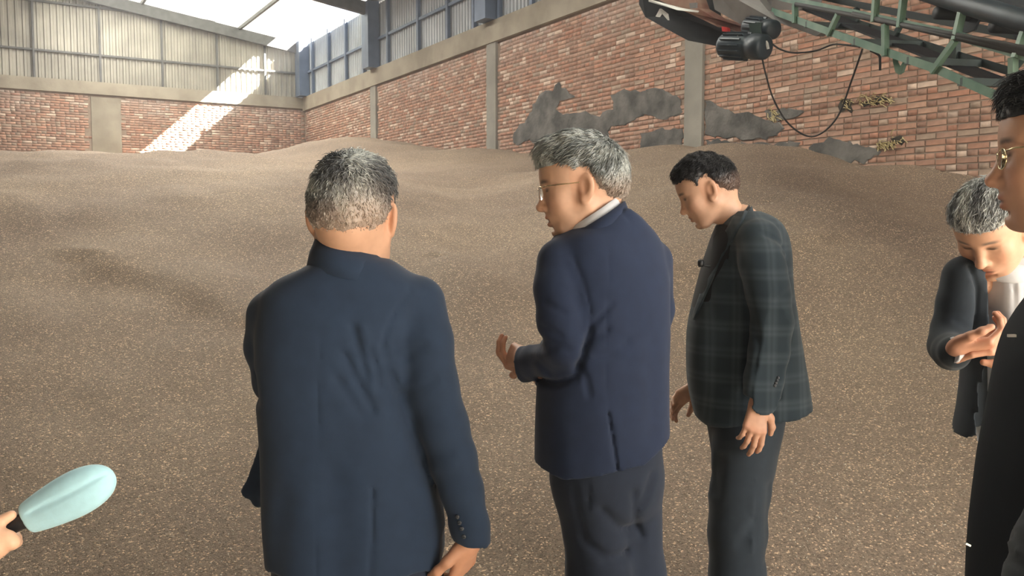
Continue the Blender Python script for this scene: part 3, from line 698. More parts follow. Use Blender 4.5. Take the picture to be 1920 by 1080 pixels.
    def groove(s, pts, w, amp, near=True, ycut=None):
        # a crease drawn on the camera side of the cloth: pts are world points
        pts = [np.asarray(p, float) for p in pts]; lo = np.min(pts, 0) - w * 3; hi = np.max(pts, 0) + w * 3
        lo[1] -= .35; hi[1] = (hi[1] if ycut is None else ycut)
        sl, X, Y, Z = s.sub(lo, hi); best = None
        for a, b in zip(pts[:-1], pts[1:]):
            d = b - a; L2 = d[0] ** 2 + d[2] ** 2 + 1e-9
            t = np.clip(((X - a[0]) * d[0] + (Z - a[2]) * d[2]) / L2, 0, 1); q = (X - a[0] - t * d[0]) ** 2 + (Z - a[2] - t * d[2]) ** 2
            best = q if best is None else np.minimum(best, q)
        s.D[sl] += (amp * 1.3 * np.exp(-best / (w * .85) ** 2)).astype(np.float32) + 0 * Y
    def below(s, p, nrm, k=.004):              # keep what lies on the negative side of a plane
        p = np.asarray(p, float); nrm = unit(nrm); X, Y, Z = s.ax[0][:, None, None], s.ax[1][None, :, None], s.ax[2][None, None, :]
        d = ((X - p[0]) * nrm[0] + (Y - p[1]) * nrm[1] + (Z - p[2]) * nrm[2]).astype(np.float32)
        s.D = np.maximum(s.D, d)
    def mesh(s):
        D = s.D; D[0], D[-1], D[:, 0], D[:, -1], D[:, :, 0], D[:, :, -1] = (1.,) * 6
        ins = D < 0; n = np.array(D.shape) - 1
        c = sum(ins[i:n[0] + i, j:n[1] + j, k:n[2] + k].astype(np.int8) for i in (0, 1) for j in (0, 1) for k in (0, 1))
        cell = np.argwhere((c > 0) & (c < 8)); ids = np.full(tuple(n), -1, np.int64); ids[tuple(cell.T)] = np.arange(len(cell))
        acc = np.zeros((len(cell), 3)); cnt = np.zeros(len(cell))
        for ax in range(3):
            o = [a for a in range(3) if a != ax]
            for u in (0, 1):
                for v in (0, 1):
                    p = cell.copy(); p[:, o[0]] += u; p[:, o[1]] += v; q = p.copy(); q[:, ax] += 1
                    a = D[tuple(p.T)]; b = D[tuple(q.T)]; m = (a < 0) != (b < 0)
                    t = np.where(m, a / np.where(m, a - b, 1), 0); pt = p.astype(float); pt[:, ax] += t; pt -= cell
                    acc[m] += pt[m]; cnt[m] += 1
        v = (cell + acc / np.maximum(cnt, 1)[:, None]) * s.h + s.lo
        F_ = []
        for ax in range(3):
            a = [slice(None)] * 3; b = [slice(None)] * 3; a[ax] = slice(0, -1); b[ax] = slice(1, None)
            m = ins[tuple(a)] != ins[tuple(b)]; e = np.argwhere(m); o1, o2 = (ax + 1) % 3, (ax + 2) % 3
            e = e[(e[:, o1] > 0) & (e[:, o2] > 0) & (e[:, o1] < n[o1]) & (e[:, o2] < n[o2])]
            def at(d1, d2): q = e.copy(); q[:, o1] += d1; q[:, o2] += d2; return ids[tuple(q.T)]
            f = np.stack([at(-1, -1), at(0, -1), at(0, 0), at(-1, 0)], 1); fl = ~ins[tuple(e.T)]
            f[fl] = f[fl][:, ::-1]; F_.append(f)
        f = np.concatenate(F_); f = f[(f >= 0).all(1)]
        return v, f
def relax(v, f, it=2, lam=.5):
    e = np.concatenate([f[:, [0, 1]], f[:, [1, 2]], f[:, [2, 3]], f[:, [3, 0]]])
    for _ in range(it):
        a = np.zeros_like(v); c = np.zeros(len(v)); np.add.at(a, e[:, 0], v[e[:, 1]]); np.add.at(c, e[:, 0], 1); np.add.at(a, e[:, 1], v[e[:, 0]]); np.add.at(c, e[:, 1], 1)
        v = v + lam * (a / np.maximum(c, 1)[:, None] - v)
    return v
def vnormals(v, f):
    n = np.cross(v[f[:, 2]] - v[f[:, 0]], v[f[:, 3]] - v[f[:, 1]]); o = np.zeros_like(v)
    for i in range(4): np.add.at(o, f[:, i], n)
    return o / (np.linalg.norm(o, axis=1)[:, None] + 1e-12)
def wrinkle(v, amp, freq, seed, stretch=(1, 1, .45)):   # soft irregular folds in cloth
    g = np.random.default_rng(seed); p = v * np.array(stretch); z = np.zeros(len(v))
    for i in range(7):
        d = unit(g.normal(0, 1, 3)); fq = freq * 1.45 ** (i % 4); w = g.normal(0, 1, 3)
        z += np.sin(p @ d * fq + g.uniform(0, 6.28) + 1.6 * np.sin(p @ unit(w) * fq * .6 + g.uniform(0, 6.28))) / (1 + .6 * (i % 4))
    return z * amp / 3
def noise3(p, freq, seed):
    g = np.random.default_rng(seed); z = np.zeros(len(p))
    for i in range(6):
        d = unit(g.normal(0, 1, 3)); z += np.sin(p @ d * freq * (1 + .37 * i) + g.uniform(0, 6.28) + 1.3 * np.sin(p @ unit(g.normal(0, 1, 3)) * freq * .8))
    return z / 3.0

# --- materials of the people
M['skin'] = mat('skin', attr=True, rough=0.5, var=.06, scale=60, bump=.08, bscale=300, dist=.001)
def cloth(name, c, c2=None, sheen=.10, rough=.85):
    return mat(name, c, rough, spec=.25, sheen=sheen, var=.10, scale=25, bump=.22, bscale=650, dist=.0008)
M['navy1'] = cloth('dark_navy_wool', (0.0175, 0.032, 0.062))
M['navy2'] = cloth('navy_wool', (0.0175, 0.028, 0.062))
M['trouser_navy'] = cloth('navy_trouser_wool', (0.020, 0.028, 0.048))
M['charcoal'] = cloth('charcoal_trouser_wool', (0.030, 0.040, 0.052))
M['slate'] = cloth('dark_slate_wool', (0.025, 0.033, 0.042))
M['black_coat'] = cloth('black_coat_wool', (0.0035, 0.006, 0.009), sheen=.0)
M['lining'] = cloth('dark_navy_lining', (0.006, 0.009, 0.03))
M['shirt'] = cloth('white_shirt_cotton', (0.70, 0.72, 0.76), sheen=.1)
M['black_shirt'] = cloth('black_shirt_cotton', (0.012, 0.013, 0.016))
M['button'] = mat('dark_horn_button', (0.05, 0.055, 0.065), .25)
M['shoe'] = mat('black_leather', (0.012, 0.012, 0.013), .35)
M['hair'] = mat('hair', attr=True, rough=.45, spec=.4)
M['gold'] = mat('gold_wire', (0.80, 0.66, 0.42), .25, 1.0)
M['lens'] = mat('clear_spectacle_lens', (0.9, 0.93, 0.95), .02); M['lens'].node_tree.nodes['Principled BSDF'].inputs['Transmission Weight'].default_value = 1.0
M['lens'].node_tree.nodes['Principled BSDF'].inputs['IOR'].default_value = 1.05
M['mic_black'] = mat('black_plastic', (0.012, 0.013, 0.015), .4)
def plaid():
    m = cloth('dark_checked_wool', (0.022, 0.033, 0.043)); N = m.node_tree.nodes; L = m.node_tree.links; b = N['Principled BSDF']
    t = N.new('ShaderNodeTexCoord'); s_ = N.new('ShaderNodeSeparateXYZ'); L.new(t.outputs['Object'], s_.inputs[0]); facs = []
    for ax, sc in (('X', 13.0), ('Z', 11.5)):
        mu = N.new('ShaderNodeMath'); mu.operation = 'MULTIPLY'; mu.inputs[1].default_value = sc; L.new(s_.outputs[ax], mu.inputs[0])
        fr = N.new('ShaderNodeMath'); fr.operation = 'FRACT'; L.new(mu.outputs[0], fr.inputs[0])
        r = N.new('ShaderNodeValToRGB'); e = r.color_ramp.elements; e[0].position = .30; e[0].color = (0, 0, 0, 1); e[1].position = .80; e[1].color = (0, 0, 0, 1)
        x = e.new(.42); x.color = (.75, .75, .75, 1); x = e.new(.52); x.color = (.25, .25, .25, 1); x = e.new(.62); x.color = (.75, .75, .75, 1)
        L.new(fr.outputs[0], r.inputs[0]); facs.append(r.outputs[0])
    ad = N.new('ShaderNodeMath'); ad.operation = 'ADD'; L.new(facs[0], ad.inputs[0]); L.new(facs[1], ad.inputs[1])
    mx = N.new('ShaderNodeMix'); mx.data_type = 'RGBA'; mx.inputs['A'].default_value = (0.024, 0.038, 0.050, 1); mx.inputs['B'].default_value = (0.066, 0.086, 0.102, 1)
    hf = N.new('ShaderNodeMath'); hf.operation = 'MULTIPLY'; hf.inputs[1].default_value = .6; L.new(ad.outputs[0], hf.inputs[0]); L.new(hf.outputs[0], mx.inputs['Factor'])
    L.new(mx.outputs['Result'], b.inputs['Base Color']); return m
M['plaid'] = plaid()

# --- head
def head_rot(yaw, pitch, roll=0):              # yaw 0 looks away from the camera, +90 looks to the left; pitch > 0 looks down
    return np.array(Matrix.Rotation(math.radians(yaw), 3, 'Z') @ Matrix.Rotation(math.radians(roll), 3, 'Y') @ Matrix.Rotation(math.radians(-pitch), 3, 'X'))
def cranium(f, grow=0.0):
    f.ell((0, -.012, .036), (.074 + grow, .096 + grow, .083 + grow), .01)
    f.ell((0, .026, .042), (.064 + grow, .062 + grow, .062 + grow), .05)
    f.ell((0, -.052, .004), (.063 + grow, .054 + grow, .064 + grow), .04)
def make_head(center, R, scale, neck_to, tone, o):
    f = Field((-.115, -.15, -.26), (.115, .15, .16), .0034)
    cranium(f)
    f.ell((0, .032, -.030), (.058, .058, .080), .035)
    for s in (-1, 1):
        f.cone((s * .054, -.004, -.050), (s * .030, .052, -.093), .020, .017, .028)
        f.ell((s * .042, .058, -.018), (.022, .020, .019), .025)
        f.ell((s * .030, .050, -.048), (.026, .026, .026), .03)
        f.ell((s * .030, .0995, .006), (.0175, .018, .0125), .014, carve=True)
        f.ell((s * .030, .0745, .004), (.0145, .0125, .0125), .004)
        f.cone((s * .016, .0805, .0255), (s * .047, .0700, .024), .0085, .006, .012)
        f.cone((s * .017, .0845, .0105), (s * .044, .0760, .0095), .0035, .003, .004)
        f.cone((s * .018, .0835, -.003), (s * .042, .0765, -.0035), .003, .0025, .005)
        ER = np.array(Matrix.Rotation(s * .48, 3, 'Z') @ Matrix.Rotation(.22, 3, 'X'))
        f.ell((s * .0815, -.008, -.004), (.0085, .0195, .0330), .010, R=ER)
        f.ell((s * .0880, -.0020, -.001), (.0062, .0105, .0190), .004, R=ER, carve=True)
        f.cone((s * .0880, -.018, .012), (s * .0870, -.017, -.012), .0032, .0028, .004)
        f.ell((s * .0770, .004, -.030), (.006, .008, .009), .008)
    f.cone((-.02, .058, -.098), (.02, .058, -.098), .0175, .0175, .022)
    f.ell((0, .074, -.099), (.018, .015, .014), .014)
    f.cone((0, .081, .016), (0, .1035, -.030), .0078, .0115, .012)
    f.ell((0, .1065, -.0335), (.0125, .0110, .0100), .008)
    for s in (-1, 1):
        f.ell((s * .0130, .0905, -.0370), (.0085, .0110, .0080), .006)
        f.ell((s * .0065, .0985, -.0450), (.0032, .0045, .004), .003, carve=True)
    f.ell((0, .076, -.062), (.026, .018, .020), .02)
    op = o.get('mouth', 0.0)
    f.ell((0, .0905, -.0605), (.0215, .0085, .0052), .005)
    f.ell((0, .0880, -.0735 - op), (.0195, .0090, .0062), .005)
    f.cone((-.020, .0950, -.0668 - op / 2), (.020, .0950, -.0668 - op / 2), .0022 + op * .5, .0022 + op * .5, .003, carve=True)
    f.cone((-.012, .083, -.0865 - op), (.012, .083, -.0865 - op), .003, .003, .010, carve=True)
    ln = (np.asarray(neck_to) - center) @ R / scale
    nt = np.clip(ln, (-.09, -.125, -.235), (.09, .10, -.15))
    f.cone((0, -.030, -.030), nt, .052 + o.get('neck', 0), .053 + o.get('neck', 0), .03)
    if o.get('fat'): f.ell((0, .03, -.085), (.05, .05, .03), .04)
    v, q = f.mesh(); v = relax(v, q, 2, .35)
    # colouring of skin: lips, brows, lids, cheeks, stubble
    c = np.tile(np.array(tone, float), (len(v), 1)); x, y, z = v.T; ax = np.abs(x)
    def blend(w, col): 
        nonlocal c
        w = np.clip(w, 0, 1)[:, None]; c = c * (1 - w) + np.array(col) * w
    t = np.array(tone)
    blend(np.exp(-((ax - .045) / .02) ** 2 - ((z + .03) / .025) ** 2) * (y > .02) * .5, t * (1.02, .82, .78))
    blend(np.exp(-((ax) / .014) ** 2 - ((z + .035) / .012) ** 2) * (y > .08) * .5, t * (1.0, .80, .76))
    blend(np.exp(-((ax - .08) / .02) ** 2 - ((z) / .04) ** 2) * (np.abs(y) < .03) * .5, t * (1.0, .78, .70))
    blend((np.exp(-((x) / .021) ** 4 - ((z + .0605) / .0058) ** 4) + np.exp(-((x) / .019) ** 4 - ((z + .0735 + op) / .0065) ** 4)) * (y > .078), t * (.82, .55, .52))
    blend(np.exp(-((x) / .019) ** 4 - ((z + .0668 + op / 2) / (.0022 + op * .6)) ** 4) * (y > .07), (.08, .03, .03))
    if op > .003: blend(np.exp(-((x) / .015) ** 4 - ((z + .0625) / .0022) ** 4) * (y > .07) * (y < .088), (.7, .66, .6))
    bz = .0275 - .06 * np.abs(ax - .032) - .004
    blend(np.exp(-((ax - .032) / .0175) ** 4 - ((z - bz - .004) / .0042) ** 4) * (y > .05) * o.get('brow', .85), o.get('browcol', (.03, .025, .022)))
    blend(np.exp(-((ax - .030) / .0125) ** 4 - ((z - .0045) / .0030) ** 4) * (y > .06) * .95, (.028, .02, .018))
    blend(np.exp(-((ax - .031) / .017) ** 4 - ((z - .0085) / .0022) ** 4) * (y > .06) * .6, t * .35)
    if o.get('stubble'): blend(np.exp(-((z + .085) / .03) ** 4) * (y > .03) * o['stubble'], t * (.62, .60, .60))
    return (v * scale) @ R.T + center, q, np.clip(c, 0, 1)

def make_hair(center, R, scale, o, parent, label):
    # hairline as a signed height above a line that runs over forehead, temple, round the ear and down to the nape
    T = o.get('thick', .012)
    f = Field((-.125, -.15, -.12), (.125, .15, .17), .0036); cranium(f, 0.0)
    X, Y, Z = f.ax[0][:, None, None], f.ax[1][None, :, None], f.ax[2][None, None, :]
    ys_ = np.array([-.16, -.10, -.06, -.035, -.018, .000, .016, .030, .045, .060, .080, .11]); zs_ = np.array(o.get('line', [-.075, -.072, -.055, -.020, .030, .036, .014, .036, .052, .062, .066, .068]))
    line = np.interp(Y, ys_, zs_); m = Z - line
    th = np.clip(m * .26, -.02, 1.0); th = np.minimum(th, T) + o.get('top', .0) * np.clip((Z - .07) / .05, 0, 1) * np.clip(1 - np.abs(Y - .01) / .12, 0, 1) + o.get('fringe', 0) * np.exp(-((Y - .085) / .03) ** 2) * (Z > .06)
    f.D = (f.D - th + .004).astype(np.float32)
    pts = np.stack(np.broadcast_arrays(X, Y, Z), -1).reshape(-1, 3)
    near = np.abs(f.D.ravel()) < .02; dd = f.D.ravel(); st = o.get('flow_amp', .0018)
    g = noise3(pts[near] * np.array((1, .35, .6)), 260, o['seed']); dd[near] += (g * st).astype(np.float32); f.D = dd.reshape(f.D.shape)
    v, q = f.mesh(); v = relax(v, q, 1, .3); nrm = vnormals(v, q)
    cols = np.array(o['cols'], float); rg = np.random.default_rng(o['seed'])
    def shade(p):
        z = noise3(p * np.array((1, .6, .6)), 55, o['seed'] + 3) * .5 + .5; w = np.clip(z + rg.normal(0, .22, len(p)), 0, 1)
        idx_ = np.clip((w * len(cols)).astype(int), 0, len(cols) - 1); c = cols[idx_]
        if 'side' in o:                         # the sides and nape are clipped shorter and let the scalp show
            k = np.clip((o['side'][0] - p[:, 2]) / o['side'][1], 0, 1)[:, None]; c = c * (1 - k) + (c * .36 + np.array(o['side'][2]) * .64) * k
        if 'side' in o:
            k = np.clip(1 - (p[:, 2] - np.interp(p[:, 1], ys_, zs_)) / .022, 0, 1)[:, None] * (p[:, 1:2] < .03) * .75; c = c * (1 - k) + np.array(o['side'][2]) * k
        if 'bald' in o:
            b_ = o['bald']; k = np.clip(np.exp(-(((p - np.array(b_[0])) / np.array(b_[1])) ** 2).sum(1)), 0, 1)[:, None] * b_[2]; c = c * (1 - k) + np.array(b_[3]) * k
        return c
    def tow(p): return (p * scale) @ R.T + center
    cap_ = mesh('hair', tow(v), q, M['hair'], None, True, shade(v) * .8); adopt(cap_, parent); tag(cap_, label)
    # locks of hair lying on the cap
    fc = v[q].mean(1); fn = nrm[q[:, 0]]; ln = np.interp(fc[:, 1], ys_, zs_); okf = np.where(fc[:, 2] > ln + .004)[0]
    n = o.get('n', 5500); pick = rg.choice(okf, n); p0 = fc[pick] + rg.normal(0, .0012, (n, 3)); nn = fn[pick]
    whorl = np.array(o.get('whorl', (0, -.075, .095))); dr = p0 - whorl
    comb = np.array(o.get('comb', (0, .5, 0))); dr = dr / (np.linalg.norm(dr, axis=1)[:, None] + 1e-6) + comb + rg.normal(0, o.get('messy', .3), (n, 3))
    dr -= nn * (dr * nn).sum(1)[:, None]; dr /= np.linalg.norm(dr, axis=1)[:, None] + 1e-6
    tp = np.clip((p0[:, 2] - .0) / .09, .25, 1)[:, None]; ll = rg.uniform(.6, 1.25, (n, 1)) * o.get('len', .026) * tp; ll = ll * np.clip((p0[:, 2] - np.interp(p0[:, 1], ys_, zs_)) / .045, .12, 1)[:, None] ** np.where(p0[:, 1] < .03, 1.0, .35)[:, None]; lift = o.get('lift', .25) * rg.uniform(.2, 1.4, (n, 1))
    p1 = p0 + dr * ll * .5 + nn * ll * lift * .45; p2 = p0 + dr * ll + nn * ll * lift * .45 - np.array((0, 0, .12)) * ll
    sd = np.cross(dr, nn); w = rg.uniform(.0007, .0013, (n, 1))
    vs = np.stack([p0 + sd * w, p0 - sd * w, p0 + nn * w, p1 + sd * w * .8, p1 - sd * w * .8, p1 + nn * w * .9, p2], 1).reshape(-1, 3); b = np.arange(n)[:, None] * 7
    F4 = np.concatenate([b + np.array(t_) for t_ in ((0, 1, 4), (0, 4, 3), (1, 2, 5), (1, 5, 4), (2, 0, 3), (2, 3, 5), (3, 4, 6), (4, 5, 6), (5, 3, 6))])
    hs = mesh('hair_strands', tow(vs), F4, M['hair'], None, True, np.repeat(np.clip(shade(p0) * rg.uniform(.75, 1.3, (n, 1)), 0, 1), 7, 0))
    hs.parent = cap_; tag(hs, kind='stuff')
    return cap_

# --- hand: wrist point, direction of the fingers, direction of the back of the hand, +1 thumb on the cross(dir, back) side
def make_hand(wrist, d, back, side, curl, tone, scale=1.0, spread=.05, thumb=(.3, .2), arm_from=None):
    d = unit(d); back = unit(np.asarray(back) - d * np.dot(back, d)); x = np.cross(d, back) * side; w = np.asarray(wrist, float)
    L = lambda a, b, c: w + (x * a + d * b + back * c) * scale
    P_ = []
    segs = []; tips = []
    base = [(.029, .090), (.010, .094), (-.009, .089), (-.026, .080)]
    lens = [(.043, .027, .021), (.047, .030, .022), (.043, .028, .021), (.034, .021, .019)]; rad = [.0098, .0100, .0095, .0085]
    for i, ((bx_, by_), le, r) in enumerate(zip(base, lens, rad)):
        segs.append((L(bx_ * .45, .012, -.002), L(bx_, by_, 0), .0150, .0118, .012))
        p = np.array((bx_, by_, 0.0)); a = 0; cu = curl[i] if hasattr(curl[0], '__len__') else curl
        sp_ = spread * (1.5 - i)
        for j in range(3):
            a += cu[j]; dv = np.array((math.sin(sp_) * math.cos(a), math.cos(sp_) * math.cos(a), -math.sin(a))); p2 = p + dv * le[j]
            segs.append((L(*p), L(*p2), r * (1 - .08 * j), r * (.92 - .09 * j), .0035)); p = p2
        tips.append((L(*p), r))
    p = np.array((.022, .018, -.008)); a0, a1 = thumb
    for j, (le, r0, r1) in enumerate(((.040, .0155, .0125), (.032, .0118, .0105), (.025, .0105, .0085))):
        an = 1.0 - a0 * j - .25; dv = unit((math.sin(an), math.cos(an), -a1 * (j + .6))); p2 = p + dv * le
        segs.append((L(*p), L(*p2), r0, r1, .008)); p = p2
    pts = np.array([s[0] for s in segs] + [s[1] for s in segs]); extra = []
    if arm_from is not None: extra = [np.asarray(arm_from, float)]
    al = np.vstack([pts] + ([np.array(extra)] if extra else []))
    f = Field(al.min(0) - .03, al.max(0) + .03, .0031)
    for a, b, r0, r1, k in segs: f.cone(a, b, r0 * scale, r1 * scale, k)
    f.cone(L(.004, .012, 0), L(.004, .075, -.004), .019 * scale, .021 * scale, .012, flat=(back, 1.5))
    f.cone(L(.022, .03, -.010), L(.018, .06, -.008), .014 * scale, .011 * scale, .012)
    if arm_from is not None: f.cone(L(0, .015, 0), arm_from, .0235 * scale, .031 * scale, .015, flat=(back, 1.15))
    v, q = f.mesh(); v = relax(v, q, 1, .35)
    c = np.tile(np.array(tone, float), (len(v), 1)); t = np.array(tone)
    kn = [L(bx_, by_, .008) for bx_, by_ in base]
    for k_ in kn + [tp for tp, r in tips]:
        g = np.exp(-((v - k_) ** 2).sum(1) / (.011 * scale) ** 2)[:, None] * .5; c = c * (1 - g) + t * (1.0, .78, .72) * g
    return v, q, c

def join_body(parts):
    V_ = []; Q_ = []; C_ = []; b = 0
    for v, q, c in parts: V_.append(v); Q_.append(q + b); C_.append(c); b += len(v)
    return np.concatenate(V_), np.concatenate(Q_), np.concatenate(C_)
def inner_body(o, tone):
    # the slim body under the clothes, from neck to feet
    pts = [np.asarray(p, float) for ch in o for p in ch[0]]; lo = np.min(pts, 0) - .2; hi = np.max(pts, 0) + .2; lo[2] = max(lo[2], 0.004)
    f = Field(lo, hi, .016)
    for ch, rs in o: f.path(ch, rs, .03)
    v, q = f.mesh(); return v, q, np.tile(np.array(tone, float), (len(v), 1))
def cloth_mesh(name, f, mt, parent, amp=.0, freq=14, seed=1, it=1, stretch=(1, 1, .45)):
    v, q = f.mesh(); v = relax(v, q, it, .5)
    if amp: v = v + vnormals(v, q) * wrinkle(v, amp, freq, seed, stretch)[:, None]
    o = mesh(name, v, q, mt, None, True); adopt(o, parent); o['_v'] = 0; del o['_v']
    return o, v, q
def row(py, pxl, pxr, Y, bn, bf=None, yaw=0.0, dx=0.0):
    w = (pxr - pxl) / 2 * PX(Y); bf = bn if bf is None else bf; y = math.radians(yaw); b = (bn + bf) / 2
    a = math.sqrt(max(w * w - (b * math.sin(y)) ** 2, (.35 * w) ** 2)) / max(math.cos(y), .4)
    c = P((pxl + pxr) / 2, py, Y); return (c[2], c[0], c[1], a, bn, bf, y)
class Drape:                                   # lays patches, buttons and seams on a finished cloth surface
    def __init__(s, v, q): s.t = BVHTree.FromPolygons([tuple(p) for p in v], [tuple(p) for p in q])
    def hit(s, px, py):
        d = Vector(P(px, py, 1.0) - CAM).normalized(); h = s.t.ray_cast(Vector(CAM), d)
        return (np.array(h[0]), np.array(h[1])) if h[0] is not None else (None, None)
    def near(s, p):
        h = s.t.find_nearest(Vector(p)); return np.array(h[0]), np.array(h[1])
    def patch(s, outline, thick, name, mt, parent, n=14, lift=.002):
        # an outline of four sides given as two edges (left list, right list) of pixels
        L_, R_ = outline; m = n; vs = []; ok = True; grid = []
        def along(e, t):
            e = [np.array(p, float) for p in e]; k = t * (len(e) - 1); i = min(int(k), len(e) - 2); return e[i] + (e[i + 1] - e[i]) * (k - i)
        for i in range(m + 1):
            for j in range(5):
                a = along(L_, i / m); b = along(R_, i / m); p = a + (b - a) * j / 4; h, nn = s.hit(*p)
                if h is None: h, nn = s.near(P(p[0], p[1], s.y))
                grid.append((h, nn))
        top = [h + nn * (lift + thick) for h, nn in grid]; bot = [h - nn * .003 for h, nn in grid]; N_ = len(top); fs = []
        for i in range(m):
            for j in range(4):
                a = i * 5 + j; fs.append((a, a + 1, a + 6, a + 5)); fs.append((N_ + a + 5, N_ + a + 6, N_ + a + 1, N_ + a))
        rim = [j for j in range(5)] + [i * 5 + 4 for i in range(1, m + 1)] + [m * 5 + j for j in (3, 2, 1, 0)] + [i * 5 for i in range(m - 1, 0, -1)]
        for a, b in zip(rim, rim[1:] + rim[:1]): fs.append((b, a, N_ + a, N_ + b))
        return MB().add(top + bot, fs).build(name, mt, parent, True)
    def button(s, px, py, r, mt, parent, name='button'):
        h, nn = s.hit(px, py)
        if h is None: return
        MB().tube([h, h + nn * .002, h + nn * .0035, h + nn * .003], [r, r, r * .8, r * .5], 12).build(name, mt, parent, True)
def collar_band(name, neck, rx, ry, tilt, z0, z1, a0, a1, flare, mt, parent, R=None, thick=.004, lip=.0):
    # a fold of cloth standing round the neck between angles a0 and a1 (0 = right of the frame, 90 = away)
    n = 28; V_ = []
    for i in range(n + 1):
        a = math.radians(a0 + (a1 - a0) * i / n); e = np.array((math.cos(a), math.sin(a), 0)); tz = tilt[0] * math.cos(a) + tilt[1] * math.sin(a)
        ins = neck + np.array((rx * e[0], ry * e[1], tz)); k = 1 + flare / rx
        prof = [ins + np.array((0, 0, z0)), ins + np.array((0, 0, z1)) - e * .002, ins + e * thick * 1.5 + np.array((0, 0, z1 + .002)), ins + e * (flare * .6 + thick * 2) + np.array((0, 0, (z0 + z1) * .5)), ins + e * (flare + thick * 2 + lip) + np.array((0, 0, z0 - .004)), ins + e * flare * .5 + np.array((0, 0, z0 - .012))]
        V_ += prof
    m = 6; fs = [(i * m + j, i * m + (j + 1) % m, (i + 1) * m + (j + 1) % m, (i + 1) * m + j) for i in range(n) for j in range(m)] + [tuple(range(m)), tuple(range(n * m, n * m + m))]
    return MB().add(V_, fs).build(name, mt, parent, True)
def shoes(parent, feet, yaw):
    d = np.array((-math.sin(yaw), math.cos(yaw), 0))
    for p in feet:
        p = np.array((p[0], p[1], 0.0)); f = Field(p - np.array((.24, .24, .0)) - np.array((0, 0, .01)), p + np.array((.24, .24, .17)), .008)
        f.cone(p - d * .05 + np.array((0, 0, .045)), p + d * .16 + np.array((0, 0, .035)), .042, .040, .03); f.cone(p - d * .04 + np.array((0, 0, .05)), p - d * .03 + np.array((0, 0, .12)), .042, .045, .03)
        f.below(p + np.array((0, 0, .003)), (0, 0, -1)); v, q = f.mesh(); o = mesh('shoe', relax(v, q), q, M['shoe'], None, True); adopt(o, parent)
SKIN = (0.62, 0.385, 0.265)
GREY = [(.10, .11, .115), (.17, .185, .19), (.26, .28, .275), (.36, .385, .375), (.46, .48, .46)]

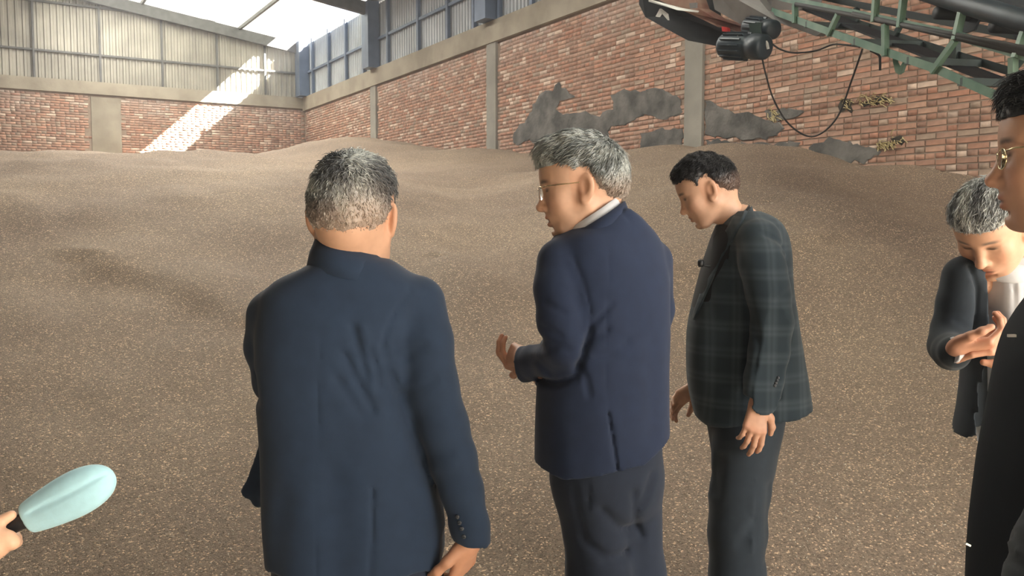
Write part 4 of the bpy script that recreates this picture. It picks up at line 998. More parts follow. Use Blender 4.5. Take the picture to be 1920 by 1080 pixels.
# ------------------------------------------------------------------ figure 1: grey-haired man in a dark suit, back turned
def figure_back():
    Y = 1.95; rt = empty('person', (P(660, 900, Y)[0], Y, 0))
    tag(rt, 'man with short grey hair in dark navy suit, back fully turned, leftmost standing man', 'person')
    tone = np.array(SKIN) * (.93, .88, .84)
    Rh = head_rot(-4, 6); hc = P(663, 408, Y)
    head = make_head(hc, Rh, 1.10, P(655, 545, Y + .05), tone, dict(fat=True, neck=.005))
    hand = make_hand(P(884, 1012, 1.87), P(872, 1062, 1.90) - P(888, 1012, 1.87), (.75, -.6, .1), 1, (.35, .45, .35), tone * (1.0, .86, .80), 1.0, arm_from=P(878, 960, 1.88))
    fl, fr = P(585, 1000, Y), P(760, 1000, Y)
    inn = inner_body([([P(655, 500, Y + .02), P(655, 600, Y), P(655, 900, Y)], [.05, .09, .10]), ([P(530, 600, Y), P(780, 600, Y)], [.045, .045]), ([P(790, 590, Y), P(825, 800, 1.92), P(880, 985, 1.88)], [.045, .038, .026]),
                      ([P(530, 600, Y), P(520, 715, 2.02), P(560, 745, 2.14), P(615, 760, 2.25)], [.042, .036, .030, .026]), ([P(590, 930, Y), np.array((fl[0], Y, .5)), np.array((fl[0], Y, .08))], [.08, .055, .04]),
                      ([P(740, 930, Y), np.array((fr[0], Y, .5)), np.array((fr[0], Y, .08))], [.08, .055, .04])], tone)
    hand2 = make_hand(P(632, 764, 2.28), (.8, .35, -.1), (.3, 1, .2), -1, (.5, .6, .4), tone, .98, arm_from=P(600, 758, 2.22))
    v, q, c = join_body([head, hand, hand2, inn]); adopt(mesh('body', v, q, M['skin'], None, True, c), rt)
    make_hair(hc, Rh, 1.10, dict(seed=11, cols=[(.09, .095, .10), (.13, .14, .145), (.20, .21, .21), (.30, .32, .31), (.42, .44, .42)], thick=.010, top=.006, n=6500, len=.020, lift=.35, messy=.55, comb=(0, .2, -.2), flow_amp=.0022,
              line=[-.062, -.060, -.050, -.028, .026, .036, .014, .036, .052, .062, .066, .068], side=(.03, .07, (.50, .34, .25)), bald=((.045, -.085, -.005), (.05, .06, .05), .6, (.50, .35, .26))), rt, 'short grey hair thinning at the nape')
    # jacket
    f = Field(P(425, 1110, Y + .3) - np.array((0, .55, 0)), P(945, 430, Y) + np.array((.05, .42, .05)), .0062)
    yw = 6
    rows = [(478, 606, 708, .078), (490, 590, 736, .086), (500, 570, 752, .092), (512, 546, 770, .098), (528, 518, 792, .105), (556, 494, 806, .120), (600, 486, 800, .132), (660, 484, 788, .138), (720, 484, 788, .138),
            (780, 488, 800, .138), (850, 492, 816, .142), (910, 493, 828, .148), (970, 494, 836, .150), (1030, 498, 843, .151), (1046, 499, 844, .151)]
    f.loft([row(a, b, c_, Y, d, d * 1.15, yw) for a, b, c_, d in rows], .02, 2.5)
    arm = [(782, 570, 1.95, .064), (796, 640, 1.93, .062), (806, 720, 1.92, .060), (828, 800, 1.915, .058), (847, 860, 1.905, .054), (864, 920, 1.895, .049), (880, 985, 1.88, .0425), (886, 1014, 1.875, .040)]
    f.path([P(*a[:3]) for a in arm], [a[3] for a in arm], .016)
    arm2 = [(512, 592, 1.95, .058), (506, 650, 1.98, .054), (516, 715, 2.02, .050), (560, 745, 2.14, .046), (620, 760, 2.26, .042)]
    f.path([P(*a[:3]) for a in arm2], [a[3] for a in arm2], .018)
    for a_ in ((512, 790, 2.03), (512, 840, 2.03), (512, 885, 2.02), (510, 925, 2.0)):
        f.cone(P(*a_), P(464, 922, 2.05), .016, .011, .015, flat=((.3, 1, 0), 1.5)); f.cone(P(*a_), P(484, 938, 2.04), .016, .012, .015, flat=((.3, 1, 0), 1.5))
    # armhole seam, gap between arm and back, drag folds, vents
    G = lambda pts, w, a: f.groove([P(x, y, Y) for x, y in pts], w, a, ycut=Y + .05)
    G([(776, 540), (752, 575), (737, 610), (731, 640)], .006, .004); G([(731, 640), (745, 690), (765, 760), (790, 840), (812, 890), (835, 950)], .009, .005); G([(745, 700), (775, 785), (800, 850)], .018, .006)
    G([(680, 600), (692, 645), (704, 690)], .010, .006); G([(668, 650), (690, 700), (715, 750)], .011, .007); G([(710, 640), (722, 680), (726, 712)], .008, .006); G([(655, 690), (700, 760)], .012, .004); G([(700, 605), (712, 650)], .012, -.004)
    G([(716, 885), (716, 960), (712, 1050)], .004, .005); G([(628, 560), (622, 700), (620, 850), (622, 1050)], .003, .0018)
    G([(560, 900), (545, 1040)], .03, .004); G([(650, 860), (660, 1040)], .04, .005); G([(770, 900), (790, 1040)], .03, .004)
    G([(800, 640), (770, 660), (745, 665)], .012, .004); G([(820, 700), (790, 720), (760, 730)], .012, .0035); G([(850, 830), (822, 838)], .014, .003)
    G([(490, 700), (500, 740)], .014, .008); G([(600, 470), (560, 505)], .01, .003)
    # sleeve end: trim below the cuff line
    sl, X_, Y_, Z_ = f.sub(P(842, 1080, 1.9) - np.array((0, .12, 0)), P(945, 960, 1.9) + np.array((0, .12, 0)))
    pc = P(882, 1016, 1.88); nc = unit((-.14, .02, -1)); dcut = ((X_ - pc[0]) * nc[0] + (Y_ - pc[1]) * nc[1] + (Z_ - pc[2]) * nc[2]); f.D[sl] = np.maximum(f.D[sl], dcut.astype(np.float32))
    jk, jv, jq = cloth_mesh('jacket', f, M['navy1'], rt, .0022, 15, 5)
    dr = Drape(jv, jq); dr.y = Y
    for i, (x, y) in enumerate(((858, 969), (862, 980), (866, 991), (870, 1006))): dr.button(x, y, .0052, M['button'], rt, 'cuff_button')
    collar_band('collar', P(656, 486, Y - .002), .068, .078, (-.020, .0), -.030, .026, 150, 395, .018, M['navy1'], rt)
    # trousers
    f = Field(np.array((P(480, 900, Y)[0], Y - .25, .04)), np.array((P(870, 900, Y)[0], Y + .25, P(600, 960, Y)[2])), .009)
    f.loft([row(960, 512, 826, Y, .13), row(1060, 514, 832, Y, .134), row(1120, 516, 832, Y, .13), row(1150, 518, 830, Y, .125)], .03, 2.3)
    for px in (592, 755):
        p = P(px, 1080, Y); f.path([p, np.array((p[0], Y, .42)), np.array((p[0], Y, .08))], [.092, .078, .076], .02)
    f.groove([P(675, 1055, Y), P(675, 1300, Y)], .012, .012, ycut=Y)
    cloth_mesh('trousers', f, M['trouser_navy'], rt, .004, 12, 8)
    shoes(rt, (fl, fr), 0.0)

# ------------------------------------------------------------------ figure 2: man with glasses, hands in front
def figure_glasses():
    Y = 2.4; rt = empty('person', (P(1140, 900, Y)[0], Y, 0))
    tag(rt, 'grey-haired man in glasses and navy suit, hands clasped, face turned left, in the centre', 'person')
    tone = np.array(SKIN) * (1.02, 1.0, .98)
    Rh = head_rot(90, 9, 0); sc = 1.10; hc = P(1089, 352, Y)
    head = make_head(hc, Rh, sc, P(1135, 425, Y), tone, dict(mouth=.004, browcol=(.06, .05, .05), stubble=.12))
    hs = tone * (.92, .80, .78)
    h1 = make_hand(P(984, 668, 2.48), P(944, 662, 2.60) - P(984, 668, 2.48), (-.5, -.85, .25), -1, (.85, 1.0, .6), hs, .95, arm_from=P(1010, 676, 2.44), thumb=(.35, .1))
    h2 = make_hand(P(1000, 700, 2.62), P(945, 680, 2.60) - P(1000, 700, 2.62), (-.1, -.3, -.95), 1, (.6, .7, .4), hs, .95, arm_from=P(1035, 712, 2.62))
    fl, fr = P(1122, 1080, Y - .02), P(1188, 1080, Y + .07)
    inn = inner_body([([P(1130, 400, Y), P(1135, 500, Y), P(1135, 800, Y)], [.055, .085, .085]), ([P(1050, 500, 2.34), P(1215, 480, 2.46)], [.05, .05]), ([P(1050, 510, 2.34), P(1056, 645, 2.29), P(1035, 674, 2.35), P(990, 682, 2.46)], [.04, .032, .03, .026]),
                      ([P(1215, 490, 2.46), P(1220, 660, 2.58), P(1010, 704, 2.64)], [.045, .036, .028]), ([P(1116, 850, Y), np.array((fl[0], fl[1], .5)), np.array((fl[0], fl[1], .08))], [.05, .045, .04]),
                      ([P(1178, 850, Y + .02), np.array((fr[0], fr[1], .5)), np.array((fr[0], fr[1], .08))], [.05, .045, .04])], tone)
    v, q, c = join_body([head, h1, h2, inn]); adopt(mesh('body', v, q, M['skin'], None, True, c), rt)
    make_hair(hc, Rh, sc, dict(seed=21, cols=[(.20, .22, .22), (.27, .29, .285), (.36, .385, .375), (.46, .49, .475), (.58, .60, .58)], thick=.013, top=.010, fringe=.012, n=7500, len=.034, lift=.22, messy=.2, comb=(.0, .75, -.15), flow_amp=.0020,
              whorl=(.0, -.07, .10), line=[-.082, -.078, -.058, -.020, .030, .038, .024, .042, .056, .066, .070, .070], side=(.025, .045, (.42, .29, .21))), rt, 'thick combed grey hair')
    # spectacles
    sp_ = empty('glasses', tuple(hc)); adopt(sp_, rt); sp_.matrix_parent_inverse = Matrix.Identity(4); sp_.location = Vector(hc) - rt.location
    W = lambda x, y, z: hc + Rh @ (np.array((x, y, z)) * sc)
    def part(mb, nm, mt): o = mb.build(nm, mt, None, True); o.parent = sp_; o.matrix_parent_inverse = Matrix.Translation(Vector(hc)).inverted(); return o
    for s in (-1, 1):
        part(MB().tube([W(s * .058, .094, .014), W(s * .066, .085, .015), W(s * .074, .03, .012), W(s * .080, -.002, .010), W(s * .081, -.014, -.004)], .0017, 6), 'temple', M['gold'])
        lens = [W(s * (.033 + .0235 * math.cos(a)), .101 + .0 - .004 * math.cos(a) , .001 + .0165 * math.sin(a)) for a in np.linspace(0, 2 * math.pi, 20, endpoint=False)]
        part(MB().prism(lens, Rh @ np.array((0, .0016, 0))), 'lens', M['lens'])
        part(MB().tube([W(s * .018, .1025, .0165), W(s * .033, .1025, .0178), W(s * .050, .099, .0150), W(s * .058, .094, .014)], .0012, 6), 'rim', M['gold'])
    part(MB().tube([W(-.016, .103, .010), W(0, .106, .013), W(.016, .103, .010)], .0015, 6), 'bridge', M['gold'])
    # shirt collar
    nk = P(1124, 420, Y - .0)
    collar_band('shirt_collar', P(1110, 410, Y), .070, .076, (.050, .0), -.055, .014, 60, 420, .001, M['shirt'], rt)
    # jacket
    f = Field(P(925, 900, Y + .3) - np.array((0, .5, .03)), P(1285, 370, Y) + np.array((.03, .42, .03)), .0062)
    rows = [(392, 1128, 1172, .070, 2.40), (404, 1106, 1192, .080, 2.40), (422, 1078, 1212, .090, 2.40), (446, 1040, 1234, .106, 2.40), (480, 1026, 1247, .120, 2.40), (540, 1024, 1254, .130, 2.40), (620, 1022, 1255, .132, 2.40), (700, 1012, 1254, .132, 2.40),
            (780, 1008, 1255, .134, 2.40), (860, 1007, 1257, .136, 2.40), (900, 1008, 1258, .136, 2.40)]
    f.loft([row(a, b, c_, y_, d, d * 1.1, 30) for a, b, c_, d, y_ in rows], .02, 2.5)
    arm = [(1052, 492, 2.33, .066), (1048, 540, 2.31, .066), (1052, 600, 2.29, .064), (1062, 650, 2.28, .060), (1040, 672, 2.34, .056), (1008, 678, 2.42, .051), (984, 683, 2.47, .049), (975, 684, 2.49, .048)]
    f.path([P(*a[:3]) for a in arm], [a[3] for a in arm], .016)
    arm2 = [(1222, 490, 2.46, .060), (1226, 580, 2.52, .056), (1215, 660, 2.60, .052), (1100, 690, 2.66, .046), (1020, 702, 2.64, .042)]
    f.path([P(*a[:3]) for a in arm2], [a[3] for a in arm2], .02)
    G = lambda pts, w, a: f.groove([P(x, y, Y) for x, y in pts], w, a, ycut=Y + .05)
    G([(1068, 478), (1085, 520), (1098, 570), (1098, 610)], .005, .0035); G([(1098, 610), (1085, 650), (1072, 690), (1040, 704), (1012, 708)], .010, .015)
    G([(1098, 600), (1118, 580), (1136, 562)], .009, .006); G([(1085, 640), (1105, 620), (1128, 608)], .010, .006); G([(1075, 665), (1090, 690), (1096, 720)], .010, .006); G([(1110, 655), (1140, 650), (1165, 630)], .012, .004)
    G([(1130, 755), (1140, 815), (1152, 890)], .005, .009); G([(1135, 430), (1128, 560), (1124, 660), (1130, 755)], .003, .0016)
    G([(1020, 560), (1050, 575)], .010, .004); G([(1012, 600), (1045, 615)], .010, .004); G([(1000, 645), (1030, 640)], .010, .005); G([(1010, 625), (1060, 640)], .012, .004); G([(1030, 690), (1000, 665)], .010, .004)
    G([(1160, 400), (1172, 412)], .006, .004); G([(1210, 640), (1215, 800)], .035, .004); G([(1075, 740), (1085, 860)], .04, .004)
    X_, Y_, Z_ = f.ax[0][:, None, None], f.ax[1][None, :, None], f.ax[2][None, None, :]
    hl = P(1007, 862, Y); hm = P(1150, 879, Y - .1); hr = P(1256, 822, Y)
    zc = np.interp(f.ax[0], [hl[0], P(1050, 874, Y)[0], hm[0], P(1200, 862, Y)[0], hr[0]], [hl[2], P(1050, 873, Y)[2], hm[2], P(1200, 856, Y)[2], hr[2]]).astype(np.float32)[:, None, None]
    f.D = np.maximum(f.D, (zc - Z_ + 0 * Y_).astype(np.float32))
    sl, X1, Y1, Z1 = f.sub(P(925, 740, 2.4) - np.array((0, .1, 0)), P(1000, 620, 2.4) + np.array((0, .4, 0)))
    pc = P(977, 684, 2.485); nc = unit((-.93, .35, -.12)); f.D[sl] = np.maximum(f.D[sl], ((X1 - pc[0]) * nc[0] + (Y1 - pc[1]) * nc[1] + (Z1 - pc[2]) * nc[2]).astype(np.float32))
    jk, jv, jq = cloth_mesh('jacket', f, M['navy2'], rt, .0020, 15, 15)
    collar_band('collar', P(1113, 414, Y - .003), .079, .086, (.052, .0), -.036, .000, 170, 440, .010, M['navy2'], rt)
    f = Field(np.array((P(1000, 900, Y)[0], Y - .28, .04)), np.array((P(1290, 900, Y)[0], Y + .28, P(1100, 800, Y)[2])), .009)
    f.loft([row(800, 1034, 1242, Y, .115, None, 30), row(880, 1038, 1244, Y, .118, None, 30), row(925, 1046, 1238, Y, .112, None, 25), row(960, 1066, 1222, Y, .085, None, 20), row(985, 1105, 1190, Y, .03, None, 20)], .03, 2.2)
    for px, px2, yy in ((1104, 1122, Y - .02), (1176, 1188, Y + .07)):
        a = P(px, 900, yy); b = P(px2, 1080, yy); f.path([a, b, np.array((b[0], yy, .35)), np.array((b[0], yy, .08))], [.098, .084, .077, .074], .045)
    G = lambda pts, w, a: f.groove([P(x, y, Y) for x, y in pts], w, a, ycut=Y + .1)
    G([(1096, 885), (1094, 930)], .006, .006); G([(1072, 890), (1078, 940), (1090, 980)], .010, .006); G([(1090, 990), (1130, 1020), (1170, 1025)], .014, .010); G([(1120, 930), (1160, 975), (1185, 985)], .014, .010); G([(1180, 905), (1185, 960), (1200, 1000)], .012, .010); G([(1215, 880), (1195, 930)], .014, .008)
    cloth_mesh('trousers', f, M['trouser_navy'], rt, .005, 13, 18)
    shoes(rt, (fl, fr), .6)

# ------------------------------------------------------------------ figure 3: man in the checked jacket, head bowed
def figure_checked():
    Y = 3.0; rt = empty('person', (P(1400, 900, Y)[0], Y, 0))
    tag(rt, 'black-haired man in checked dark jacket bending his head to look down at the grain', 'person')
    tone = np.array(SKIN) * (1.03, 1.0, .98)
    Rh = head_rot(83, 25, 0); sc = .96; hc = P(1326, 358, Y)
    head = make_head(hc, Rh, sc, P(1385, 432, Y), tone, dict(stubble=.15))
    h1 = make_hand(P(1422, 752, 2.735), P(1412, 832, 2.72) - P(1424, 752, 2.735), (.05, -1, .1), -1, ((.30, .45, .35), (.32, .4, .3), (.38, .45, .35), (.45, .5, .4)), tone * (.98, .9, .88), 1.02, spread=.07, arm_from=P(1428, 715, 2.745))
    h2 = make_hand(P(1305, 722, 3.22), P(1272, 748, 3.20) - P(1305, 722, 3.22), (-.3, .9, .3), 1, (.35, .45, .35), tone * (.85, .78, .75), .95, arm_from=P(1330, 700, 3.22))
    fl, fr = P(1385, 1000, Y), P(1400, 1000, Y + .22)
    inn = inner_body([([P(1390, 415, Y), P(1400, 520, Y), P(1395, 740, Y)], [.06, .10, .10]), ([P(1415, 465, 2.90), P(1410, 465, 3.12)], [.04, .04]), ([P(1424, 470, 2.86), P(1445, 600, 2.77), P(1428, 730, 2.745)], [.042, .038, .026]),
                      ([P(1405, 450, 3.16), P(1370, 600, 3.26), P(1310, 715, 3.22)], [.045, .036, .026]), ([P(1390, 780, 2.92), np.array((fl[0], 2.92, .5)), np.array((fl[0], 2.92, .1))], [.075, .05, .04]),
                      ([P(1390, 780, 3.1), np.array((fr[0], fr[1], .5)), np.array((fr[0], fr[1], .1))], [.075, .05, .04])], tone)
    v, q, c = join_body([head, h1, h2, inn]); adopt(mesh('body', v, q, M['skin'], None, True, c), rt)
    make_hair(hc, Rh, sc, dict(seed=31, cols=[(.012, .012, .014), (.018, .018, .020), (.028, .028, .03), (.045, .045, .048)], thick=.010, top=.012, fringe=.006, n=6500, len=.026, lift=.25, messy=.25, comb=(0, .6, 0), flow_amp=.0016,
              line=[-.066, -.062, -.050, -.018, .034, .040, .034, .018, .052, .068, .072, .072], side=(.035, .045, (.26, .17, .13))), rt, 'short black hair')
    # jacket
    f = Field(P(1240, 820, Y + .2) - np.array((0, .5, 0)), P(1545, 370, Y) + np.array((.03, .42, .03)), .0066)
    rows = [(396, 1372, 1424, .080), (406, 1360, 1446, .118), (420, 1350, 1462, .142), (445, 1342, 1474, .158), (480, 1330, 1480, .166), (520, 1315, 1482, .170), (560, 1302, 1486, .171), (610, 1291, 1494, .171), (660, 1288, 1502, .172), (720, 1291, 1512, .173), (765, 1300, 1519, .174), (800, 1312, 1524, .174)]
    f.loft([row(a, b, c_, Y, d, d, 0) for a, b, c_, d in rows], .02, 2.3)
    arm = [(1422, 452, 2.86, .074), (1430, 490, 2.81, .075), (1440, 550, 2.78, .071), (1447, 605, 2.765, .067), (1442, 660, 2.755, .063), (1432, 710, 2.75, .060), (1427, 750, 2.745, .058)]
    f.path([P(*a[:3]) for a in arm], [a[3] for a in arm], .016)
    arm2 = [(1400, 450, 3.16, .060), (1368, 600, 3.27, .054), (1322, 700, 3.25, .045)]
    f.path([P(*a[:3]) for a in arm2], [a[3] for a in arm2], .02)
    Yf = 2.8; G = lambda pts, w, a: f.groove([P(x, y, Yf) for x, y in pts], w, a, ycut=Y)
    G([(1402, 396), (1384, 430), (1376, 480), (1386, 530)], .005, .004); G([(1386, 530), (1402, 580), (1410, 640), (1402, 690), (1394, 745)], .008, .005)
    G([(1478, 470), (1455, 450), (1430, 438)], .010, .006); G([(1482, 500), (1462, 470)], .009, .006); G([(1490, 620), (1470, 690), (1464, 750)], .010, .012); G([(1455, 590), (1425, 600)], .012, .004); G([(1470, 540), (1440, 560)], .012, .004); G([(1345, 600), (1350, 700)], .03, .004); G([(1330, 520), (1355, 600)], .02, .004)
    X_, Y_, Z_ = f.ax[0][:, None, None], f.ax[1][None, :, None], f.ax[2][None, None, :]
    kx_ = [P(p, 700, Y)[0] for p in (1290, 1302, 1320, 1440, 1466, 1520)]; kz_ = [P(1400, p, Y)[2] for p in (765, 778, 790, 772, 771, 760)]
    zc = np.interp(f.ax[0], kx_, kz_).astype(np.float32)[:, None, None]; f.D = np.maximum(f.D, (zc - Z_ + 0 * Y_).astype(np.float32))
    sl, X1, Y1, Z1 = f.sub(P(1375, 800, 2.8) - np.array((0, .08, 0)), P(1476, 715, 2.8) + np.array((0, .02, 0))); pc = P(1428, 745, 2.745); nc = unit((-.10, 0, -1))
    wk = np.maximum(((X1 - pc[0]) * nc[0] + (Z1 - pc[2]) * nc[2]), Y1 - 2.815); wk2 = np.minimum(((X1 - pc[0]) * nc[0] + (Z1 - pc[2]) * nc[2]), 2.815 - Y1); f.D[sl] = np.maximum(f.D[sl], wk2.astype(np.float32))
    jk, jv, jq = cloth_mesh('jacket', f, M['plaid'], rt, .0020, 16, 25)
    dr = Drape(jv, jq); dr.y = Y
    for x, y in ((1459, 708), (1457, 713), (1455, 718), (1453, 723)): dr.button(x, y, .0048, M['button'], rt, 'cuff_button')
    dr.patch(([(1384, 392), (1352, 450), (1336, 500), (1318, 540), (1300, 592)], [(1402, 398), (1380, 440), (1352, 490), (1328, 548), (1302, 600)]), .003, 'lapel', M['plaid'], rt)
    collar_band('collar', P(1374, 414, Y), .056, .074, (.042, 0), -.030, .006, 190, 400, .008, M['plaid'], rt)
    collar_band('shirt_collar', P(1372, 416, Y), .052, .068, (.044, 0), -.045, .012, 120, 420, .0, M['black_shirt'], rt)
    f = Field(P(1290, 600, Y) * (1, 0, 0) + np.array((0, Y - .3, P(0, 620, Y)[2])), P(1420, 400, Y) * (1, 0, 0) + np.array((0, Y + .2, P(0, 415, Y)[2])), .008)
    f.loft([row(420, 1345, 1415, Y, .09), row(450, 1334, 1415, Y, .12), row(520, 1312, 1415, Y, .13), row(585, 1298, 1415, Y, .13), row(610, 1310, 1415, Y, .13)], .02, 2.2); cloth_mesh('shirt', f, M['black_shirt'], rt)
    mk = P(1314, 496, Y - .12); MB().tube([mk + np.array((0, 0, -.008)), mk + np.array((0, 0, .0)), mk + np.array((0, 0, .012)), mk + np.array((0, 0, .017))], [.008, .011, .011, .006], 12).tube([mk, P(1332, 500, Y - .12)], .004, 6).build('lapel_microphone', M['mic_black'], rt, True)
    f = Field(np.array((P(1270, 900, Y)[0], Y - .32, .05)), np.array((P(1520, 900, Y)[0], Y + .42, P(0, 720, Y)[2])), .009)
    f.loft([row(720, 1318, 1478, Y, .16), row(790, 1326, 1466, Y, .17), row(850, 1336, 1452, Y, .16), row(880, 1340, 1448, Y, .15)], .03, 2.2)
    for rows_ in ([(1394, 840, 2.90, .105), (1388, 920, 2.90, .100), (1384, 1000, 2.89, .098), (1383, 1080, 2.88, .092)], [(1392, 840, 3.1, .10), (1386, 960, 3.15, .09), (1392, 1080, 3.2, .088)]):
        pts = [P(*r[:3]) for r in rows_]; pts.append(np.array((pts[-1][0] + .01, pts[-1][1], .10))); f.path(pts, [r[3] for r in rows_] + [.085], .02)
    G = lambda pts, w, a: f.groove([P(x, y, 2.9) for x, y in pts], w, a, ycut=Y)
    G([(1400, 880), (1392, 960), (1398, 1080)], .004, -.004); G([(1345, 850), (1338, 920)], .012, .008); G([(1375, 1000), (1400, 960)], .02, .006); G([(1430, 900), (1425, 1040)], .02, .006)
    cloth_mesh('trousers', f, M['charcoal'], rt, .005, 12, 28)
    shoes(rt, (np.array((fl[0], 2.9, 0)), fr), 1.4)

# ------------------------------------------------------------------ figure 4: man examining grain in his hands
def figure_examining():
    Y = 2.4; rt = empty('person', (P(1890, 900, Y)[0], Y, 0))
    tag(rt, 'grey-haired man in open dark jacket and white shirt looking down at his raised hands', 'person')
    tone = np.array(SKIN) * (.96, .90, .86)
    Rh = head_rot(128, 40, 0); sc = 1.06; hc = P(1861, 428, Y)
    head = make_head(hc, Rh, sc, P(1908, 520, Y + .12), tone, dict(browcol=(.10, .09, .08), stubble=.1))
    h1 = make_hand(P(1784, 652, 2.21), (.72, -.35, .12), (.2, -.55, -.85), -1, (.75, .8, .5), tone * (.95, .82, .80), .95, arm_from=P(1787, 659, 2.262), thumb=(.35, .15))
    h2 = make_hand(P(1912, 642, 2.20), (-1, -.12, .06), (.0, -.85, .5), -1, (.5, .6, .35), tone * (1.0, .88, .84), .98, arm_from=P(1945, 652, 2.26), thumb=(.5, .1))
    fl, fr = P(1892, 900, Y + .05), P(1958, 900, Y + .05)
    inn = inner_body([([P(1900, 520, Y + .09), P(1895, 600, Y + .08), P(1895, 820, Y + .06)], [.045, .07, .08]), ([P(1825, 530, 2.45), P(1970, 535, 2.45)], [.035, .035]), ([P(1814, 535, 2.43), P(1781, 648, 2.385), P(1788, 660, 2.25)], [.038, .034, .026]),
                      ([P(1976, 535, 2.44), P(1988, 652, 2.39), P(1935, 653, 2.29)], [.038, .034, .026]), ([P(1890, 830, Y + .05), np.array((fl[0], fl[1], .5)), np.array((fl[0], fl[1], .08))], [.05, .045, .04]), ([P(1935, 830, Y + .05), np.array((fr[0], fr[1], .5)), np.array((fr[0], fr[1], .08))], [.05, .045, .04])], tone)
    v, q, c = join_body([head, h1, h2, inn]); adopt(mesh('body', v, q, M['skin'], None, True, c), rt)
    make_hair(hc, Rh, sc, dict(seed=41, cols=[(.16, .165, .17), (.26, .27, .27), (.38, .395, .39), (.52, .54, .53), (.66, .68, .66)], thick=.010, top=.008, fringe=.006, n=6500, len=.026, lift=.3, messy=.35, comb=(0, .5, 0), flow_amp=.0018,
              line=[-.072, -.070, -.055, -.025, .030, .036, .030, .012, .044, .058, .060, .060], side=(.03, .05, (.48, .35, .27))), rt, 'short silver grey hair')
    f = Field(P(1660, 880, Y + .1) - np.array((0, .45, 0)), P(2030, 460, Y) + np.array((.03, .35, .03)), .0064)
    rows = [(478, 1850, 1950, .070), (490, 1822, 1965, .085), (505, 1800, 1980, .105), (530, 1790, 1992, .115), (580, 1790, 1996, .122), (640, 1802, 1992, .124), (700, 1812, 1986, .126), (760, 1806, 1988, .128), (820, 1794, 1992, .130), (862, 1788, 1996, .130)]
    f.loft([row(a, b, c_, Y + .05, d, d, -10) for a, b, c_, d in rows], .02, 2.4)
    arm = [(1808, 520, 2.43, .060), (1798, 570, 2.42, .058), (1786, 620, 2.41, .055), (1779, 648, 2.38, .052), (1784, 660, 2.31, .047), (1790, 660, 2.25, .043)]
    f.path([P(*a[:3]) for a in arm], [a[3] for a in arm], .014)
    arm2 = [(1978, 525, 2.44, .060), (1990, 600, 2.42, .056), (1988, 655, 2.38, .052), (1950, 656, 2.32, .046), (1930, 652, 2.28, .042)]
    f.path([P(*a[:3]) for a in arm2], [a[3] for a in arm2], .014)
    # open front with the shirt in it
    X_, Y_, Z_ = f.ax[0][:, None, None], f.ax[1][None, :, None], f.ax[2][None, None, :]
    ed = np.interp(f.ax[2], [P(0, p, Y)[2] for p in (860, 800, 700, 600, 520, 470)], [P(p, 700, Y - .05)[0] for p in (1842, 1850, 1858, 1857, 1854, 1862)]).astype(np.float32)[None, None, :]
    ed2 = ed + .15; hole = np.maximum(np.maximum(ed - X_, X_ - ed2), Y_ - (Y + .03)); hole = np.maximum(hole, (np.abs(Y_ - 2.2) - .26)); armz = np.maximum(2.34 - Y_, 0) * 0
    keeparm = (Y_ < 2.33) & (X_ > 0); hole = np.where(keeparm & (Z_ > P(0, 690, 2.3)[2]) & (Z_ < P(0, 625, 2.3)[2]), 1.0, hole)
    f.D = np.maximum(f.D, -hole.astype(np.float32))
    zc = np.interp(f.ax[0], [P(p, 800, Y)[0] for p in (1780, 1792, 1835, 1880, 1996)], [P(0, p, Y - .05)[2] for p in (862, 856, 816, 808, 812)]).astype(np.float32)[:, None, None]; f.D = np.maximum(f.D, (zc - Z_ + 0 * Y_).astype(np.float32))
    G = lambda pts, w, a: f.groove([P(x, y, Y) for x, y in pts], w, a, ycut=Y + .05)
    G([(1812, 500), (1822, 540), (1820, 600), (1815, 660), (1812, 690)], .007, .010); G([(1780, 600), (1810, 615)], .008, .004); G([(1770, 630), (1805, 640)], .008, .004); G([(1838, 500), (1848, 560), (1854, 620)], .004, .003)
    jk, jv, jq = cloth_mesh('jacket', f, M['slate'], rt, .0020, 16, 35)
    f = Field(P(1835, 860, Y) - np.array((0, .2, 0)), P(1990, 470, Y) + np.array((.02, .25, .02)), .0066)
    f.loft([row(a, b, c_, Y + .05, d, d, 0) for a, b, c_, d in ((482, 1868, 1945, .060), (500, 1850, 1965, .088), (540, 1842, 1972, .108), (620, 1842, 1972, .116), (720, 1842, 1972, .118), (800, 1842, 1972, .118), (840, 1846, 1968, .116))], .02, 2.2)
    G = lambda pts, w, a: f.groove([P(x, y, Y) for x, y in pts], w, a, ycut=Y + .05)
    G([(1887, 505), (1888, 600), (1886, 700)], .004, .004); G([(1868, 510), (1864, 580)], .010, .003); G([(1905, 520), (1898, 600)], .012, .004)
    cloth_mesh('shirt', f, M['shirt'], rt, .002, 18, 36)
    collar_band('shirt_collar', P(1898, 500, Y + .03), .062, .058, (-.0, .015), -.02, .020, 180, 380, .012, M['shirt'], rt)
    cf = Field(P(1755, 700, 2.3) - np.array((0, .15, 0)), P(1830, 620, 2.3) + np.array((0, .1, 0)), .005); cf.cone(P(1786, 661, 2.30), P(1789, 656, 2.225), .034, .034, .01); cloth_mesh('shirt_cuff', cf, M['shirt'], rt)
    f = Field(np.array((P(1800, 900, Y)[0], Y - .22, .04)), np.array((P(2010, 900, Y)[0], Y + .3, P(0, 780, Y)[2])), .010)
    f.loft([row(790, 1852, 1978, Y + .05, .10), row(860, 1852, 1985, Y + .05, .105), row(900, 1852, 1985, Y + .05, .10)], .03, 2.2)
    for p in (fl, fr): f.path([np.array((p[0], Y + .05, .85)), np.array((p[0], Y + .05, .45)), np.array((p[0], Y + .05, .08))], [.078, .07, .068], .02)
    cloth_mesh('trousers', f, M['charcoal'], rt, .004, 12, 38)
    shoes(rt, (fl, fr), 2.6)

